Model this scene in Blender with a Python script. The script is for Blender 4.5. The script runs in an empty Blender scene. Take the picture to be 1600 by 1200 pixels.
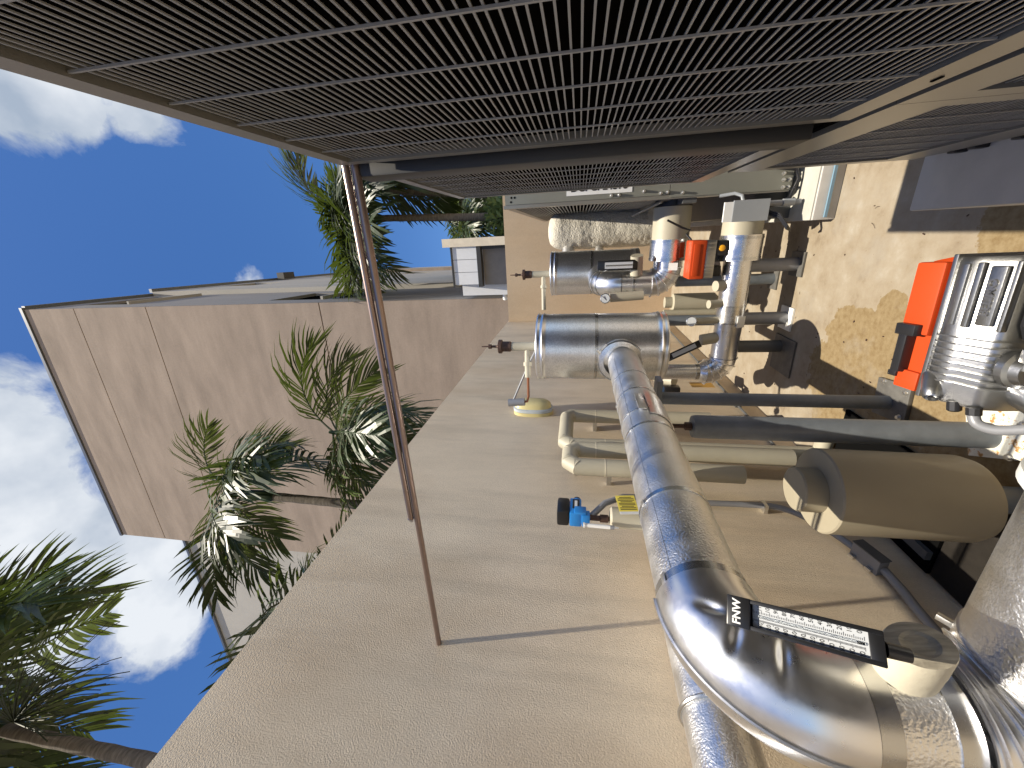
import bpy, bmesh, math, random
from mathutils import Vector as V, Matrix, noise
R = math.radians
SC = bpy.context.scene
COL = SC.collection

# ---------------------------------------------------------------- camera
cam_d = bpy.data.cameras.new('camera')
cam = bpy.data.objects.new('camera', cam_d)
COL.objects.link(cam)
SC.camera = cam
cam_d.sensor_width = 36.0
cam_d.lens = 601.0 / 1600.0 * 36.0
cam_d.clip_start = 0.01
cam_d.clip_end = 500.0
cam.matrix_world = Matrix((
    (-0.0478, 0.9327, 0.3575, 0.0),
    (0.1620, 0.3607, -0.9185, 0.0),
    (-0.9856, 0.0140, -0.1683, 1.65),
    (0, 0, 0, 1)))
# orthonormalise
_q = cam.matrix_world.to_quaternion()
cam.matrix_world = Matrix.Translation((0, 0, 1.65)) @ _q.to_matrix().to_4x4()

# ---------------------------------------------------------------- sky, sun, exposure
TO_SUN = V((0.118, -0.235, 1.0)).normalized()
EL = math.asin(TO_SUN.z)
AZ = math.atan2(TO_SUN.x, TO_SUN.y)
world = bpy.data.worlds.new('World')
SC.world = world
world.use_nodes = True
wn, wl = world.node_tree.nodes, world.node_tree.links
wn.clear()
w_out = wn.new('ShaderNodeOutputWorld')
w_bg = wn.new('ShaderNodeBackground')
w_bg.inputs['Strength'].default_value = 0.083
sky = wn.new('ShaderNodeTexSky')
sky.sky_type = 'NISHITA'
sky.sun_disc = False
sky.sun_elevation = EL
sky.sun_rotation = AZ
sky.altitude = 0
sky.air_density = 1.0
sky.dust_density = 0.35
sky.ozone_density = 2.2
w_hs = wn.new('ShaderNodeHueSaturation')
w_hs.inputs['Saturation'].default_value = 1.20
w_hs.inputs['Value'].default_value = 1.0
w_wb = wn.new('ShaderNodeMix')
w_wb.data_type = 'RGBA'
w_wb.blend_type = 'MULTIPLY'
w_wb.inputs['Factor'].default_value = 1.0
w_wb.inputs['B'].default_value = (0.98, 1.0, 1.13, 1)
wl.new(sky.outputs[0], w_wb.inputs['A'])
wl.new(w_wb.outputs['Result'], w_hs.inputs['Color'])
tc = wn.new('ShaderNodeTexCoord')
nz = wn.new('ShaderNodeTexNoise')
nz.inputs['Scale'].default_value = 4.2
nz.inputs['Detail'].default_value = 13
nz.inputs['Roughness'].default_value = 0.6
nz.inputs['Distortion'].default_value = 0.35
wl.new(tc.outputs['Generated'], nz.inputs['Vector'])


def wmath(op, a, b=None, clamp=False):
    m = wn.new('ShaderNodeMath')
    m.operation = op
    m.use_clamp = clamp
    for i, x in enumerate((a, b)):
        if x is None:
            continue
        if isinstance(x, (int, float)):
            m.inputs[i].default_value = x
        else:
            wl.new(x, m.inputs[i])
    return m.outputs[0]


mask = None
# cloud banks: direction, angular size (cosine falloff), strength
for d, w, s in (((-0.30, 0.36, 0.87), 0.030, 1.10), ((-0.40, 0.40, 0.82), 0.030, 1.0), ((-0.46, 0.30, 0.84), 0.035, 0.9), ((-0.58, 0.36, 0.73), 0.010, 0.80),
                ((-0.21, 0.44, 0.872), 0.0045, 0.80), ((0.25, 0.54, 0.80), 0.010, 0.95), ((0.34, 0.5, 0.8), 0.02, 0.9),
                ((0.225, 0.665, 0.712), 0.005, 0.80), ((-0.05, 0.72, 0.69), 0.002, 0.50),
                ((0.5, -0.3, 0.62), 0.09, 0.9), ((-0.5, -0.7, 0.45), 0.08, 0.9), ((0.2, -0.85, 0.4), 0.08, 0.9)):
    vm = wn.new('ShaderNodeVectorMath')
    vm.operation = 'DOT_PRODUCT'
    vm.inputs[1].default_value = V(d).normalized()
    wl.new(tc.outputs['Generated'], vm.inputs[0])
    a = wmath('SUBTRACT', 1.0, vm.outputs['Value'])
    a = wmath('DIVIDE', a, w)
    a = wmath('SUBTRACT', 1.0, a, True)
    a = wmath('MULTIPLY', a, s)
    mask = a if mask is None else wmath('MAXIMUM', mask, a)
c1 = wmath('MULTIPLY', nz.outputs['Fac'], 2.6)
c1 = wmath('ADD', c1, mask)
c1 = wmath('SUBTRACT', c1, 1.76)
c1 = wmath('MULTIPLY', c1, 3.4, True)
c1 = wmath('POWER', c1, 1.15)
gate = wmath('MULTIPLY', mask, 6.0, True)
c1 = wmath('MULTIPLY', c1, gate)
nz2 = wn.new('ShaderNodeTexNoise')
nz2.inputs['Scale'].default_value = 7
nz2.inputs['Detail'].default_value = 5
wl.new(tc.outputs['Generated'], nz2.inputs['Vector'])
w_cr = wn.new('ShaderNodeValToRGB')
w_cr.color_ramp.elements[0].position = 0.3
w_cr.color_ramp.elements[0].color = (3.0, 3.6, 4.5, 1)
w_cr.color_ramp.elements[1].position = 0.62
w_cr.color_ramp.elements[1].color = (6.3, 6.6, 7.0, 1)
wl.new(nz2.outputs['Fac'], w_cr.inputs['Fac'])
w_mix = wn.new('ShaderNodeMix')
w_mix.data_type = 'RGBA'
wl.new(c1, w_mix.inputs['Factor'])
wl.new(w_hs.outputs[0], w_mix.inputs['A'])
wl.new(w_cr.outputs[0], w_mix.inputs['B'])
wl.new(w_mix.outputs['Result'], w_bg.inputs['Color'])
wl.new(w_bg.outputs[0], w_out.inputs['Surface'])

sun_d = bpy.data.lights.new('sun', 'SUN')
sun_d.energy = 5.0
sun_d.angle = R(0.53)
sun_d.color = (1.0, 0.91, 0.76)
sun = bpy.data.objects.new('sun', sun_d)
COL.objects.link(sun)
sun.rotation_euler = (-TO_SUN).to_track_quat('-Z', 'Y').to_euler()

SC.view_settings.view_transform = 'Standard'
SC.view_settings.look = 'None'
SC.view_settings.exposure = 0.68
SC.view_settings.gamma = 1.0
SC.view_settings.use_curve_mapping = False
SC.render.engine = 'CYCLES'
SC.cycles.use_denoising = True
SC.cycles.max_bounces = 8
SC.cycles.sample_clamp_indirect = 6.0


# ---------------------------------------------------------------- materials
def nt(name):
    m = bpy.data.materials.new(name)
    m.use_nodes = True
    t = m.node_tree
    return m, t.nodes, t.links, t.nodes['Principled BSDF']


def ramp(n, l, fac, stops):
    r = n.new('ShaderNodeValToRGB')
    e = r.color_ramp.elements
    while len(e) > 1:
        e.remove(e[-1])
    e[0].position, e[0].color = stops[0][0], (*stops[0][1], 1)
    for p, c in stops[1:]:
        x = e.new(p)
        x.color = (*c, 1)
    l.new(fac, r.inputs['Fac'])
    return r.outputs[0]


def noise_t(n, l, scale, detail=4, rough=0.55, coord='Object', stretch=None, dist=0.0):
    t = n.new('ShaderNodeTexCoord')
    src = t.outputs[coord]
    if stretch:
        mp = n.new('ShaderNodeMapping')
        mp.inputs['Scale'].default_value = stretch
        l.new(src, mp.inputs['Vector'])
        src = mp.outputs[0]
    x = n.new('ShaderNodeTexNoise')
    x.inputs['Scale'].default_value = scale
    x.inputs['Detail'].default_value = detail
    x.inputs['Roughness'].default_value = rough
    x.inputs['Distortion'].default_value = dist
    l.new(src, x.inputs['Vector'])
    return x.outputs['Fac']


def bump(n, l, b, h, strength, dist):
    x = n.new('ShaderNodeBump')
    x.inputs['Strength'].default_value = strength
    x.inputs['Distance'].default_value = dist
    l.new(h, x.inputs['Height'])
    l.new(x.outputs[0], b.inputs['Normal'])
    return x


def sc3(c, k):
    return tuple(max(0.0, min(1.0, x * k)) for x in c)


def M_paint(name, c, rough=0.5, metal=0.0, var=0.12, scale=6.0, bs=0.05, bscale=90, stretch=None, spec=None):
    m, n, l, b = nt(name)
    f = noise_t(n, l, scale, 6, 0.6, stretch=stretch)
    col = ramp(n, l, f, [(0.25, sc3(c, 1 - var)), (0.55, c), (0.8, sc3(c, 1 + var))])
    l.new(col, b.inputs['Base Color'])
    b.inputs['Roughness'].default_value = rough
    b.inputs['Metallic'].default_value = metal
    if spec is not None:
        b.inputs['Specular IOR Level'].default_value = spec
    if bs:
        bump(n, l, b, noise_t(n, l, bscale, 3), bs, 0.002)
    return m


def M_stucco(name, c, grain=150, strength=0.55, dist=0.005, var=0.10, streak=(1.2, 1.2, 0.5), scale=1.3, stain=0.0):
    m, n, l, b = nt(name)
    f = noise_t(n, l, scale, 7, 0.62, stretch=streak)
    col = ramp(n, l, f, [(0.28, sc3(c, 1 - var)), (0.5, c), (0.72, sc3(c, 1 + var))])
    f2 = noise_t(n, l, grain * 0.8, 2)
    mx = n.new('ShaderNodeMix')
    mx.data_type = 'RGBA'
    mx.blend_type = 'MULTIPLY'
    mx.inputs['Factor'].default_value = 0.35
    l.new(col, mx.inputs['A'])
    l.new(ramp(n, l, f2, [(0.3, (0.72, 0.72, 0.72)), (0.65, (1, 1, 1))]), mx.inputs['B'])
    res = mx.outputs['Result']
    if stain:
        fs_ = noise_t(n, l, 0.9, 6, 0.6, stretch=(1, 1.6, 0.7))
        fd_ = noise_t(n, l, 2.2, 6, 0.62, stretch=(1, 2.2, 0.22))
        sc_n = noise_t(n, l, 9, 8, 0.75, stretch=(1, 0.5, 1.6))
        for fac, stops, colr in ((fs_, [(0.46, (0, 0, 0)), (0.70, (stain,) * 3)], (0.40, 0.27, 0.15, 1)),
                                 (fd_, [(0.52, (0, 0, 0)), (0.72, (stain * 0.9,) * 3)], (0.30, 0.245, 0.18, 1)),
                                 (sc_n, [(0.68, (0, 0, 0)), (0.73, (stain * 0.7,) * 3)], (0.74, 0.68, 0.58, 1))):
            m2 = n.new('ShaderNodeMix')
            m2.data_type = 'RGBA'
            l.new(ramp(n, l, fac, stops), m2.inputs['Factor'])
            l.new(res, m2.inputs['A'])
            m2.inputs['B'].default_value = colr
            res = m2.outputs['Result']
    l.new(res, b.inputs['Base Color'])
    b.inputs['Roughness'].default_value = 0.92
    b.inputs['Specular IOR Level'].default_value = 0.15
    bump(n, l, b, noise_t(n, l, grain, 3, 0.6), strength, dist)
    return m


def M_emboss(name, c=(0.89, 0.89, 0.89), rough=0.36, scale=170, strength=0.75, dist=0.0028, var=0.1):
    m, n, l, b = nt(name)
    b.inputs['Metallic'].default_value = 1.0
    f = noise_t(n, l, 9, 4)
    l.new(ramp(n, l, f, [(0.3, sc3(c, 1 - var)), (0.7, c)]), b.inputs['Base Color'])
    f2 = noise_t(n, l, 14, 5)
    l.new(ramp(n, l, f2, [(0.3, (rough * 0.75,) * 3), (0.75, (rough * 1.35,) * 3)]), b.inputs['Roughness'])
    bump(n, l, b, noise_t(n, l, scale, 1.0, 0.5), strength, dist)
    return m


def M_sheet(name, c=(0.89, 0.89, 0.90), rough=0.2, var=0.08, wob=0.05, scr=True):
    m, n, l, b = nt(name)
    b.inputs['Metallic'].default_value = 1.0
    f = noise_t(n, l, 7, 6, 0.65)
    l.new(ramp(n, l, f, [(0.3, sc3(c, 1 - var)), (0.7, c)]), b.inputs['Base Color'])
    f2 = noise_t(n, l, 28, 6, 0.7)
    l.new(ramp(n, l, f2, [(0.32, (rough * 0.88,) * 3), (0.72, (rough * 1.15,) * 3)]), b.inputs['Roughness'])
    bump(n, l, b, noise_t(n, l, 11, 3), wob, 0.006)
    return m


def M_spangle(name, c=(0.62, 0.65, 0.69), rough=0.33):
    m, n, l, b = nt(name)
    b.inputs['Metallic'].default_value = 1.0
    t = n.new('ShaderNodeTexCoord')
    vo = n.new('ShaderNodeTexVoronoi')
    vo.inputs['Scale'].default_value = 160
    l.new(t.outputs['Object'], vo.inputs['Vector'])
    bw = n.new('ShaderNodeSeparateColor')
    l.new(vo.outputs['Color'], bw.inputs[0])
    l.new(ramp(n, l, bw.outputs[0], [(0, sc3(c, 0.86)), (1, sc3(c, 1.1))]), b.inputs['Base Color'])
    f2 = noise_t(n, l, 12, 7, 0.7)
    l.new(ramp(n, l, f2, [(0.3, (rough * 0.9,) * 3), (0.72, (rough * 1.12,) * 3)]), b.inputs['Roughness'])
    bump(n, l, b, noise_t(n, l, 90, 4), 0.12, 0.002)
    return m


def M_leaf(name, c1, c2):
    m, n, l, b = nt(name)
    oi = n.new('ShaderNodeObjectInfo')
    f = noise_t(n, l, 3.5, 3)
    col = ramp(n, l, f, [(0.3, c1), (0.7, c2)])
    hs = n.new('ShaderNodeHueSaturation')
    mr = n.new('ShaderNodeMapRange')
    mr.inputs['To Min'].default_value = 0.65
    mr.inputs['To Max'].default_value = 1.35
    l.new(oi.outputs['Random'], mr.inputs['Value'])
    l.new(mr.outputs[0], hs.inputs['Value'])
    l.new(col, hs.inputs['Color'])
    l.new(hs.outputs[0], b.inputs['Base Color'])
    b.inputs['Roughness'].default_value = 0.40
    tr = n.new('ShaderNodeBsdfTranslucent')
    tr.inputs['Color'].default_value = (0.10, 0.14, 0.018, 1)
    ms = n.new('ShaderNodeMixShader')
    ms.inputs[0].default_value = 0.22
    l.new(b.outputs[0], ms.inputs[1])
    l.new(tr.outputs[0], ms.inputs[2])
    l.new(ms.outputs[0], n['Material Output'].inputs['Surface'])
    return m


def M_ground():
    m, n, l, b = nt('concrete_ground')
    t = n.new('ShaderNodeTexCoord')
    # weathered coat of paint over tan concrete; bare patches at real places on the slab
    f = noise_t(n, l, 5.5, 8, 0.68)
    coat = ramp(n, l, f, [(0.27, (0.17, 0.13, 0.086)), (0.42, (0.24, 0.195, 0.135)), (0.58, (0.275, 0.233, 0.172)), (0.74, (0.33, 0.30, 0.245))])
    f2 = noise_t(n, l, 26, 8, 0.72)
    bare = ramp(n, l, f2, [(0.3, (0.14, 0.088, 0.034)), (0.5, (0.20, 0.145, 0.072)), (0.72, (0.25, 0.19, 0.105))])
    fw = noise_t(n, l, 7.0, 9, 0.68)
    mask = None
    for cx, cy, rx, ry in ((-0.68, 2.50, 0.24, 0.42), (-0.48, 2.36, 0.14, 0.14), (-0.95, 2.45, 0.36, 0.62), (-0.05, 1.70, 0.24, 0.42), (-1.25, 2.3, 0.4, 0.6), (-0.85, 1.75, 0.3, 0.45), (-1.0, 4.6, .3, .4), (-1.0, 0.5, .8, .8)):
        mp = n.new('ShaderNodeMapping')
        mp.inputs['Location'].default_value = (-cx / rx, -cy / ry, 0)
        mp.inputs['Scale'].default_value = (1 / rx, 1 / ry, 0)
        l.new(t.outputs['Object'], mp.inputs['Vector'])
        ln = n.new('ShaderNodeVectorMath')
        ln.operation = 'LENGTH'
        l.new(mp.outputs[0], ln.inputs[0])
        s = n.new('ShaderNodeMath')
        s.operation = 'SUBTRACT'
        s.inputs[0].default_value = 1.0
        l.new(ln.outputs['Value'], s.inputs[1])
        if mask is None:
            mask = s.outputs[0]
        else:
            mm = n.new('ShaderNodeMath')
            mm.operation = 'MAXIMUM'
            l.new(mask, mm.inputs[0])
            l.new(s.outputs[0], mm.inputs[1])
            mask = mm.outputs[0]
    a = n.new('ShaderNodeMath')
    a.operation = 'MULTIPLY_ADD'
    l.new(fw, a.inputs[0])
    a.inputs[1].default_value = 0.75
    l.new(mask, a.inputs[2])
    k = ramp(n, l, a.outputs[0], [(0.0, (0, 0, 0)), (0.995, (0, 0, 0)), (1.0, (1, 1, 1))])
    s2 = n.new('ShaderNodeMath')
    s2.operation = 'SUBTRACT'
    l.new(a.outputs[0], s2.inputs[0])
    s2.inputs[1].default_value = -0.28
    k = ramp(n, l, s2.outputs[0], [(0.80, (0, 0, 0)), (0.83, (1, 1, 1))])
    mx = n.new('ShaderNodeMix')
    mx.data_type = 'RGBA'
    l.new(k, mx.inputs['Factor'])
    l.new(coat, mx.inputs['A'])
    l.new(bare, mx.inputs['B'])
    # grey dust and little dark specks
    f3 = noise_t(n, l, 2.6, 7, 0.7)
    mg = n.new('ShaderNodeMix')
    mg.data_type = 'RGBA'
    l.new(ramp(n, l, f3, [(0.52, (0, 0, 0)), (0.75, (0.55, 0.55, 0.55))]), mg.inputs['Factor'])
    l.new(mx.outputs['Result'], mg.inputs['A'])
    mg.inputs['B'].default_value = (0.26, 0.24, 0.205, 1)
    f4 = noise_t(n, l, 70, 3, 0.5)
    md = n.new('ShaderNodeMix')
    md.data_type = 'RGBA'
    l.new(ramp(n, l, f4, [(0.70, (0, 0, 0)), (0.76, (0.8, 0.8, 0.8))]), md.inputs['Factor'])
    l.new(mg.outputs['Result'], md.inputs['A'])
    md.inputs['B'].default_value = (0.16, 0.11, 0.06, 1)
    l.new(md.outputs['Result'], b.inputs['Base Color'])
    b.inputs['Roughness'].default_value = 0.9
    bump(n, l, b, noise_t(n, l, 60, 6, 0.7), 0.35, 0.004)
    return m


MAT = {}
MAT['ground'] = M_ground()
MAT['stucco'] = M_stucco('beige_stucco', (0.69, 0.58, 0.43), grain=170, strength=0.6, dist=0.006, var=0.13, scale=1.7, stain=0.40)
MAT['stucco_back'] = M_stucco('tan_stucco', (0.50, 0.385, 0.265), grain=90, strength=0.25, dist=0.003, scale=0.9, stain=0.35)
MAT['bldg'] = M_stucco('taupe_render', (0.325, 0.26, 0.208), grain=30, strength=0.2, dist=0.01, var=0.20, streak=(0.35, 0.35, 1.3), scale=1.1)
MAT['bldg_light'] = M_stucco('pale_render', (0.42, 0.40, 0.365), grain=30, strength=0.15, dist=0.01, var=0.08, scale=0.5)
MAT['bldg_side'] = M_stucco('shaded_side_render', (0.28, 0.27, 0.265), grain=30, strength=0.15, dist=0.01, var=0.08, scale=0.5)  # side wall's shade put into a darker, greyer colour than the front
MAT['flash'] = M_paint('bronze_flashing', (0.16, 0.17, 0.18), 0.4, 0.6)
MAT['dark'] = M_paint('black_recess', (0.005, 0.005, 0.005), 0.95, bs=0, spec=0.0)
MAT['coil'] = M_paint('flat_black_coil', (0.004, 0.0035, 0.003), 0.95, bs=0, spec=0.0)  # near-black without sheen, keeps the gaps in the guard black
MAT['frame'] = M_paint('chiller_beige_grey_paint', (0.22, 0.21, 0.185), 0.30, 0.25, var=0.1, scale=4)
MAT['slat'] = M_paint('guard_wire_coating', (0.30, 0.30, 0.295), 0.38, 0.15, var=0.08, bs=0)
MAT['rail'] = M_paint('charcoal_channel', (0.030, 0.029, 0.027), 0.5, 0.0, bs=0)
MAT['greygreen'] = M_paint('grey_green_panel_paint', (0.20, 0.20, 0.17), 0.4, 0.1, var=0.06)
MAT['bolt'] = M_sheet('zinc_bolt', (0.72, 0.71, 0.68), 0.35)
MAT['plinth'] = M_paint('grey_concrete', (0.47, 0.455, 0.43), 0.9, 0, var=0.15, scale=5, bs=0.25, bscale=50)
MAT['curb_white'] = M_paint('whitewashed_concrete', (0.42, 0.41, 0.36), 0.85, 0, var=0.12, scale=9, bs=0.3, bscale=40)
MAT['blue'] = M_paint('blue_grey_strip', (0.16, 0.26, 0.34), 0.5)
MAT['emboss'] = M_emboss('embossed_aluminium_jacket')
MAT['emboss_big'] = M_emboss('embossed_aluminium_jacket_coarse', scale=165, strength=0.6, dist=0.003)
MAT['emboss_far'] = M_emboss('fine_embossed_jacket', c=(0.74, 0.74, 0.75), rough=0.26, scale=150, strength=0.35, dist=0.002)
MAT['sheet'] = M_sheet('smooth_aluminium_jacket', rough=0.30)
MAT['band'] = M_sheet('aluminium_strap', (0.60, 0.61, 0.62), 0.25, wob=0.02)
MAT['tank'] = M_spangle('galvanised_tank_jacket', (0.82, 0.83, 0.85), 0.31)
MAT['beige'] = M_paint('beige_insulation_paint', (0.39, 0.36, 0.275), 0.55, 0, var=0.07, bs=0.1, bscale=30)
MAT['pot'] = M_paint('beige_pot_paint', (0.31, 0.275, 0.20), 0.5, 0, var=0.06, bs=0.05)
MAT['cork'] = M_paint('weathered_cream_foam', (0.60, 0.55, 0.42), 0.8, 0, var=0.1, bs=0.5, bscale=60)
MAT['corktop'] = M_paint('carved_foam_top', (0.36, 0.32, 0.245), 0.9, 0, var=0.45, scale=22, bs=0.9, bscale=60, stretch=(1, 7, 0.8))
MAT['greypipe'] = M_paint('slate_grey_pipe_paint', (0.16, 0.18, 0.20), 0.42, 0.0, var=0.25, scale=9, bs=0.1)
MAT['darkplate'] = M_paint('dirty_steel_plate', (0.13, 0.125, 0.115), 0.6, 0.3, var=0.3, scale=20)
MAT['whiteplate'] = None
MAT['orange'] = M_paint('orange_cover_plastic', (0.47, 0.053, 0.008), 0.5, 0, var=0.06, bs=0.03, spec=0.3)
MAT['cast'] = M_paint('cast_aluminium', (0.43, 0.43, 0.425), 0.33, 1.0, var=0.08, scale=30, bs=0.12, bscale=200)
MAT['black'] = M_paint('black_plastic', (0.014, 0.014, 0.016), 0.35, 0, var=0.2, bs=0.05)
MAT['blackmetal'] = M_paint('black_enamel', (0.012, 0.012, 0.013), 0.28, 0, var=0.2, bs=0)
MAT['copper'] = M_paint('dull_copper_tube', (0.35, 0.15, 0.08), 0.35, 0.9, var=0.2)
MAT['pole'] = M_paint('brown_patina_conduit', (0.33, 0.245, 0.21), 0.30, 0.85, var=0.25, scale=12, stretch=(0.4, 6, 6))
MAT['brown'] = M_paint('rusty_brown_iron', (0.075, 0.040, 0.028), 0.6, 0.3, var=0.35, scale=40)
MAT['foam'] = M_stucco('sprayed_cream_foam', (0.62, 0.58, 0.49), grain=60, strength=1.0, dist=0.014, var=0.10, scale=9)
MAT['boxgrey'] = M_paint('light_grey_enclosure', (0.32, 0.34, 0.36), 0.35, 0.2, var=0.05, bs=0)
MAT['conduit'] = M_paint('grey_conduit', (0.23, 0.235, 0.25), 0.45, 0.2)
MAT['skid'] = M_paint('dark_grey_steel', (0.095, 0.098, 0.10), 0.5, 0.2)
MAT['flowblue'] = M_paint('blue_enamel', (0.02, 0.20, 0.55), 0.35, 0, var=0.05, bs=0)
MAT['white'] = M_paint('white_paint', (0.74, 0.74, 0.71), 0.45, 0, var=0.06)
MAT['signwhite'] = M_paint('white_sign_film', (0.72, 0.72, 0.70), 0.5, 0, var=0.02, bs=0)
MAT['ink'] = M_paint('black_ink', (0.01, 0.01, 0.01), 0.6, bs=0)
MAT['scale'] = M_paint('white_scale_plate', (0.50, 0.52, 0.54), 0.35, 0, var=0.02, bs=0)
MAT['yellow'] = M_paint('yellow_tag_card', (0.80, 0.66, 0.10), 0.5, 0, var=0.05, bs=0)
MAT['amber'] = M_paint('amber_tag_card', (0.55, 0.30, 0.05), 0.5, 0, var=0.1, bs=0)
MAT['lampring'] = M_paint('grey_lamp_ring', (0.42, 0.46, 0.48), 0.45)
MAT['lens'] = M_paint('yellowed_lens', (0.58, 0.50, 0.24), 0.4, 0, var=0.05)
MAT['bark'] = M_paint('ringed_palm_bark', (0.17, 0.145, 0.12), 0.9, 0, var=0.6, scale=7, bs=0.8, bscale=25, stretch=(1, 1, 4))
MAT['leaf'] = M_leaf('palm_leaf', (0.014, 0.028, 0.010), (0.045, 0.070, 0.020))
MAT['leaf2'] = M_leaf('palm_leaf_yellow', (0.045, 0.080, 0.014), (0.105, 0.14, 0.028))
MAT['leafbg'] = M_leaf('shrub_leaf', (0.10, 0.17, 0.06), (0.22, 0.28, 0.10))
MAT['stalk'] = M_paint('flower_stalk', (0.035, 0.045, 0.020), 0.6, bs=0)
MAT['glass'] = M_paint('dark_window_glass', (0.02, 0.035, 0.06), 0.06, 0, var=0.05, bs=0)
MAT['clear'] = None
MAT['doorgrey'] = M_paint('grey_taupe_door', (0.24, 0.215, 0.19), 0.5)
MAT['shopwhite'] = M_paint('white_cladding', (0.66, 0.67, 0.68), 0.5, 0, var=0.05)
MAT['fascia'] = M_paint('cream_fascia', (0.66, 0.58, 0.45), 0.7)
MAT['mat'] = M_paint('floor_shade_dark', (0.022, 0.019, 0.016), 0.9, 0, var=0.35, scale=12, bs=0.2, spec=0.1)  # near-black colour standing in for shade on the floor
MAT['ochre'] = M_paint('yellow_indicator', (0.85, 0.40, 0.02), 0.4, bs=0)


def _white_rust():
    m, n, l, b = nt('white_paint_with_rust')
    f = noise_t(n, l, 30, 6, 0.7)
    l.new(ramp(n, l, f, [(0.35, (0.62, 0.62, 0.56)), (0.55, (0.70, 0.69, 0.62)), (0.62, (0.45, 0.24, 0.07)), (0.72, (0.16, 0.06, 0.03))]), b.inputs['Base Color'])
    b.inputs['Roughness'].default_value = 0.6
    return m


MAT['whiteplate'] = _white_rust()


def _clear():
    m, n, l, b = nt('clear_glass_tube')
    b.inputs['Base Color'].default_value = (0.95, 0.97, 0.97, 1)
    b.inputs['Roughness'].default_value = 0.05
    b.inputs['Transmission Weight'].default_value = 1.0
    b.inputs['IOR'].default_value = 1.3
    return m


MAT['clear'] = _clear()


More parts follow.
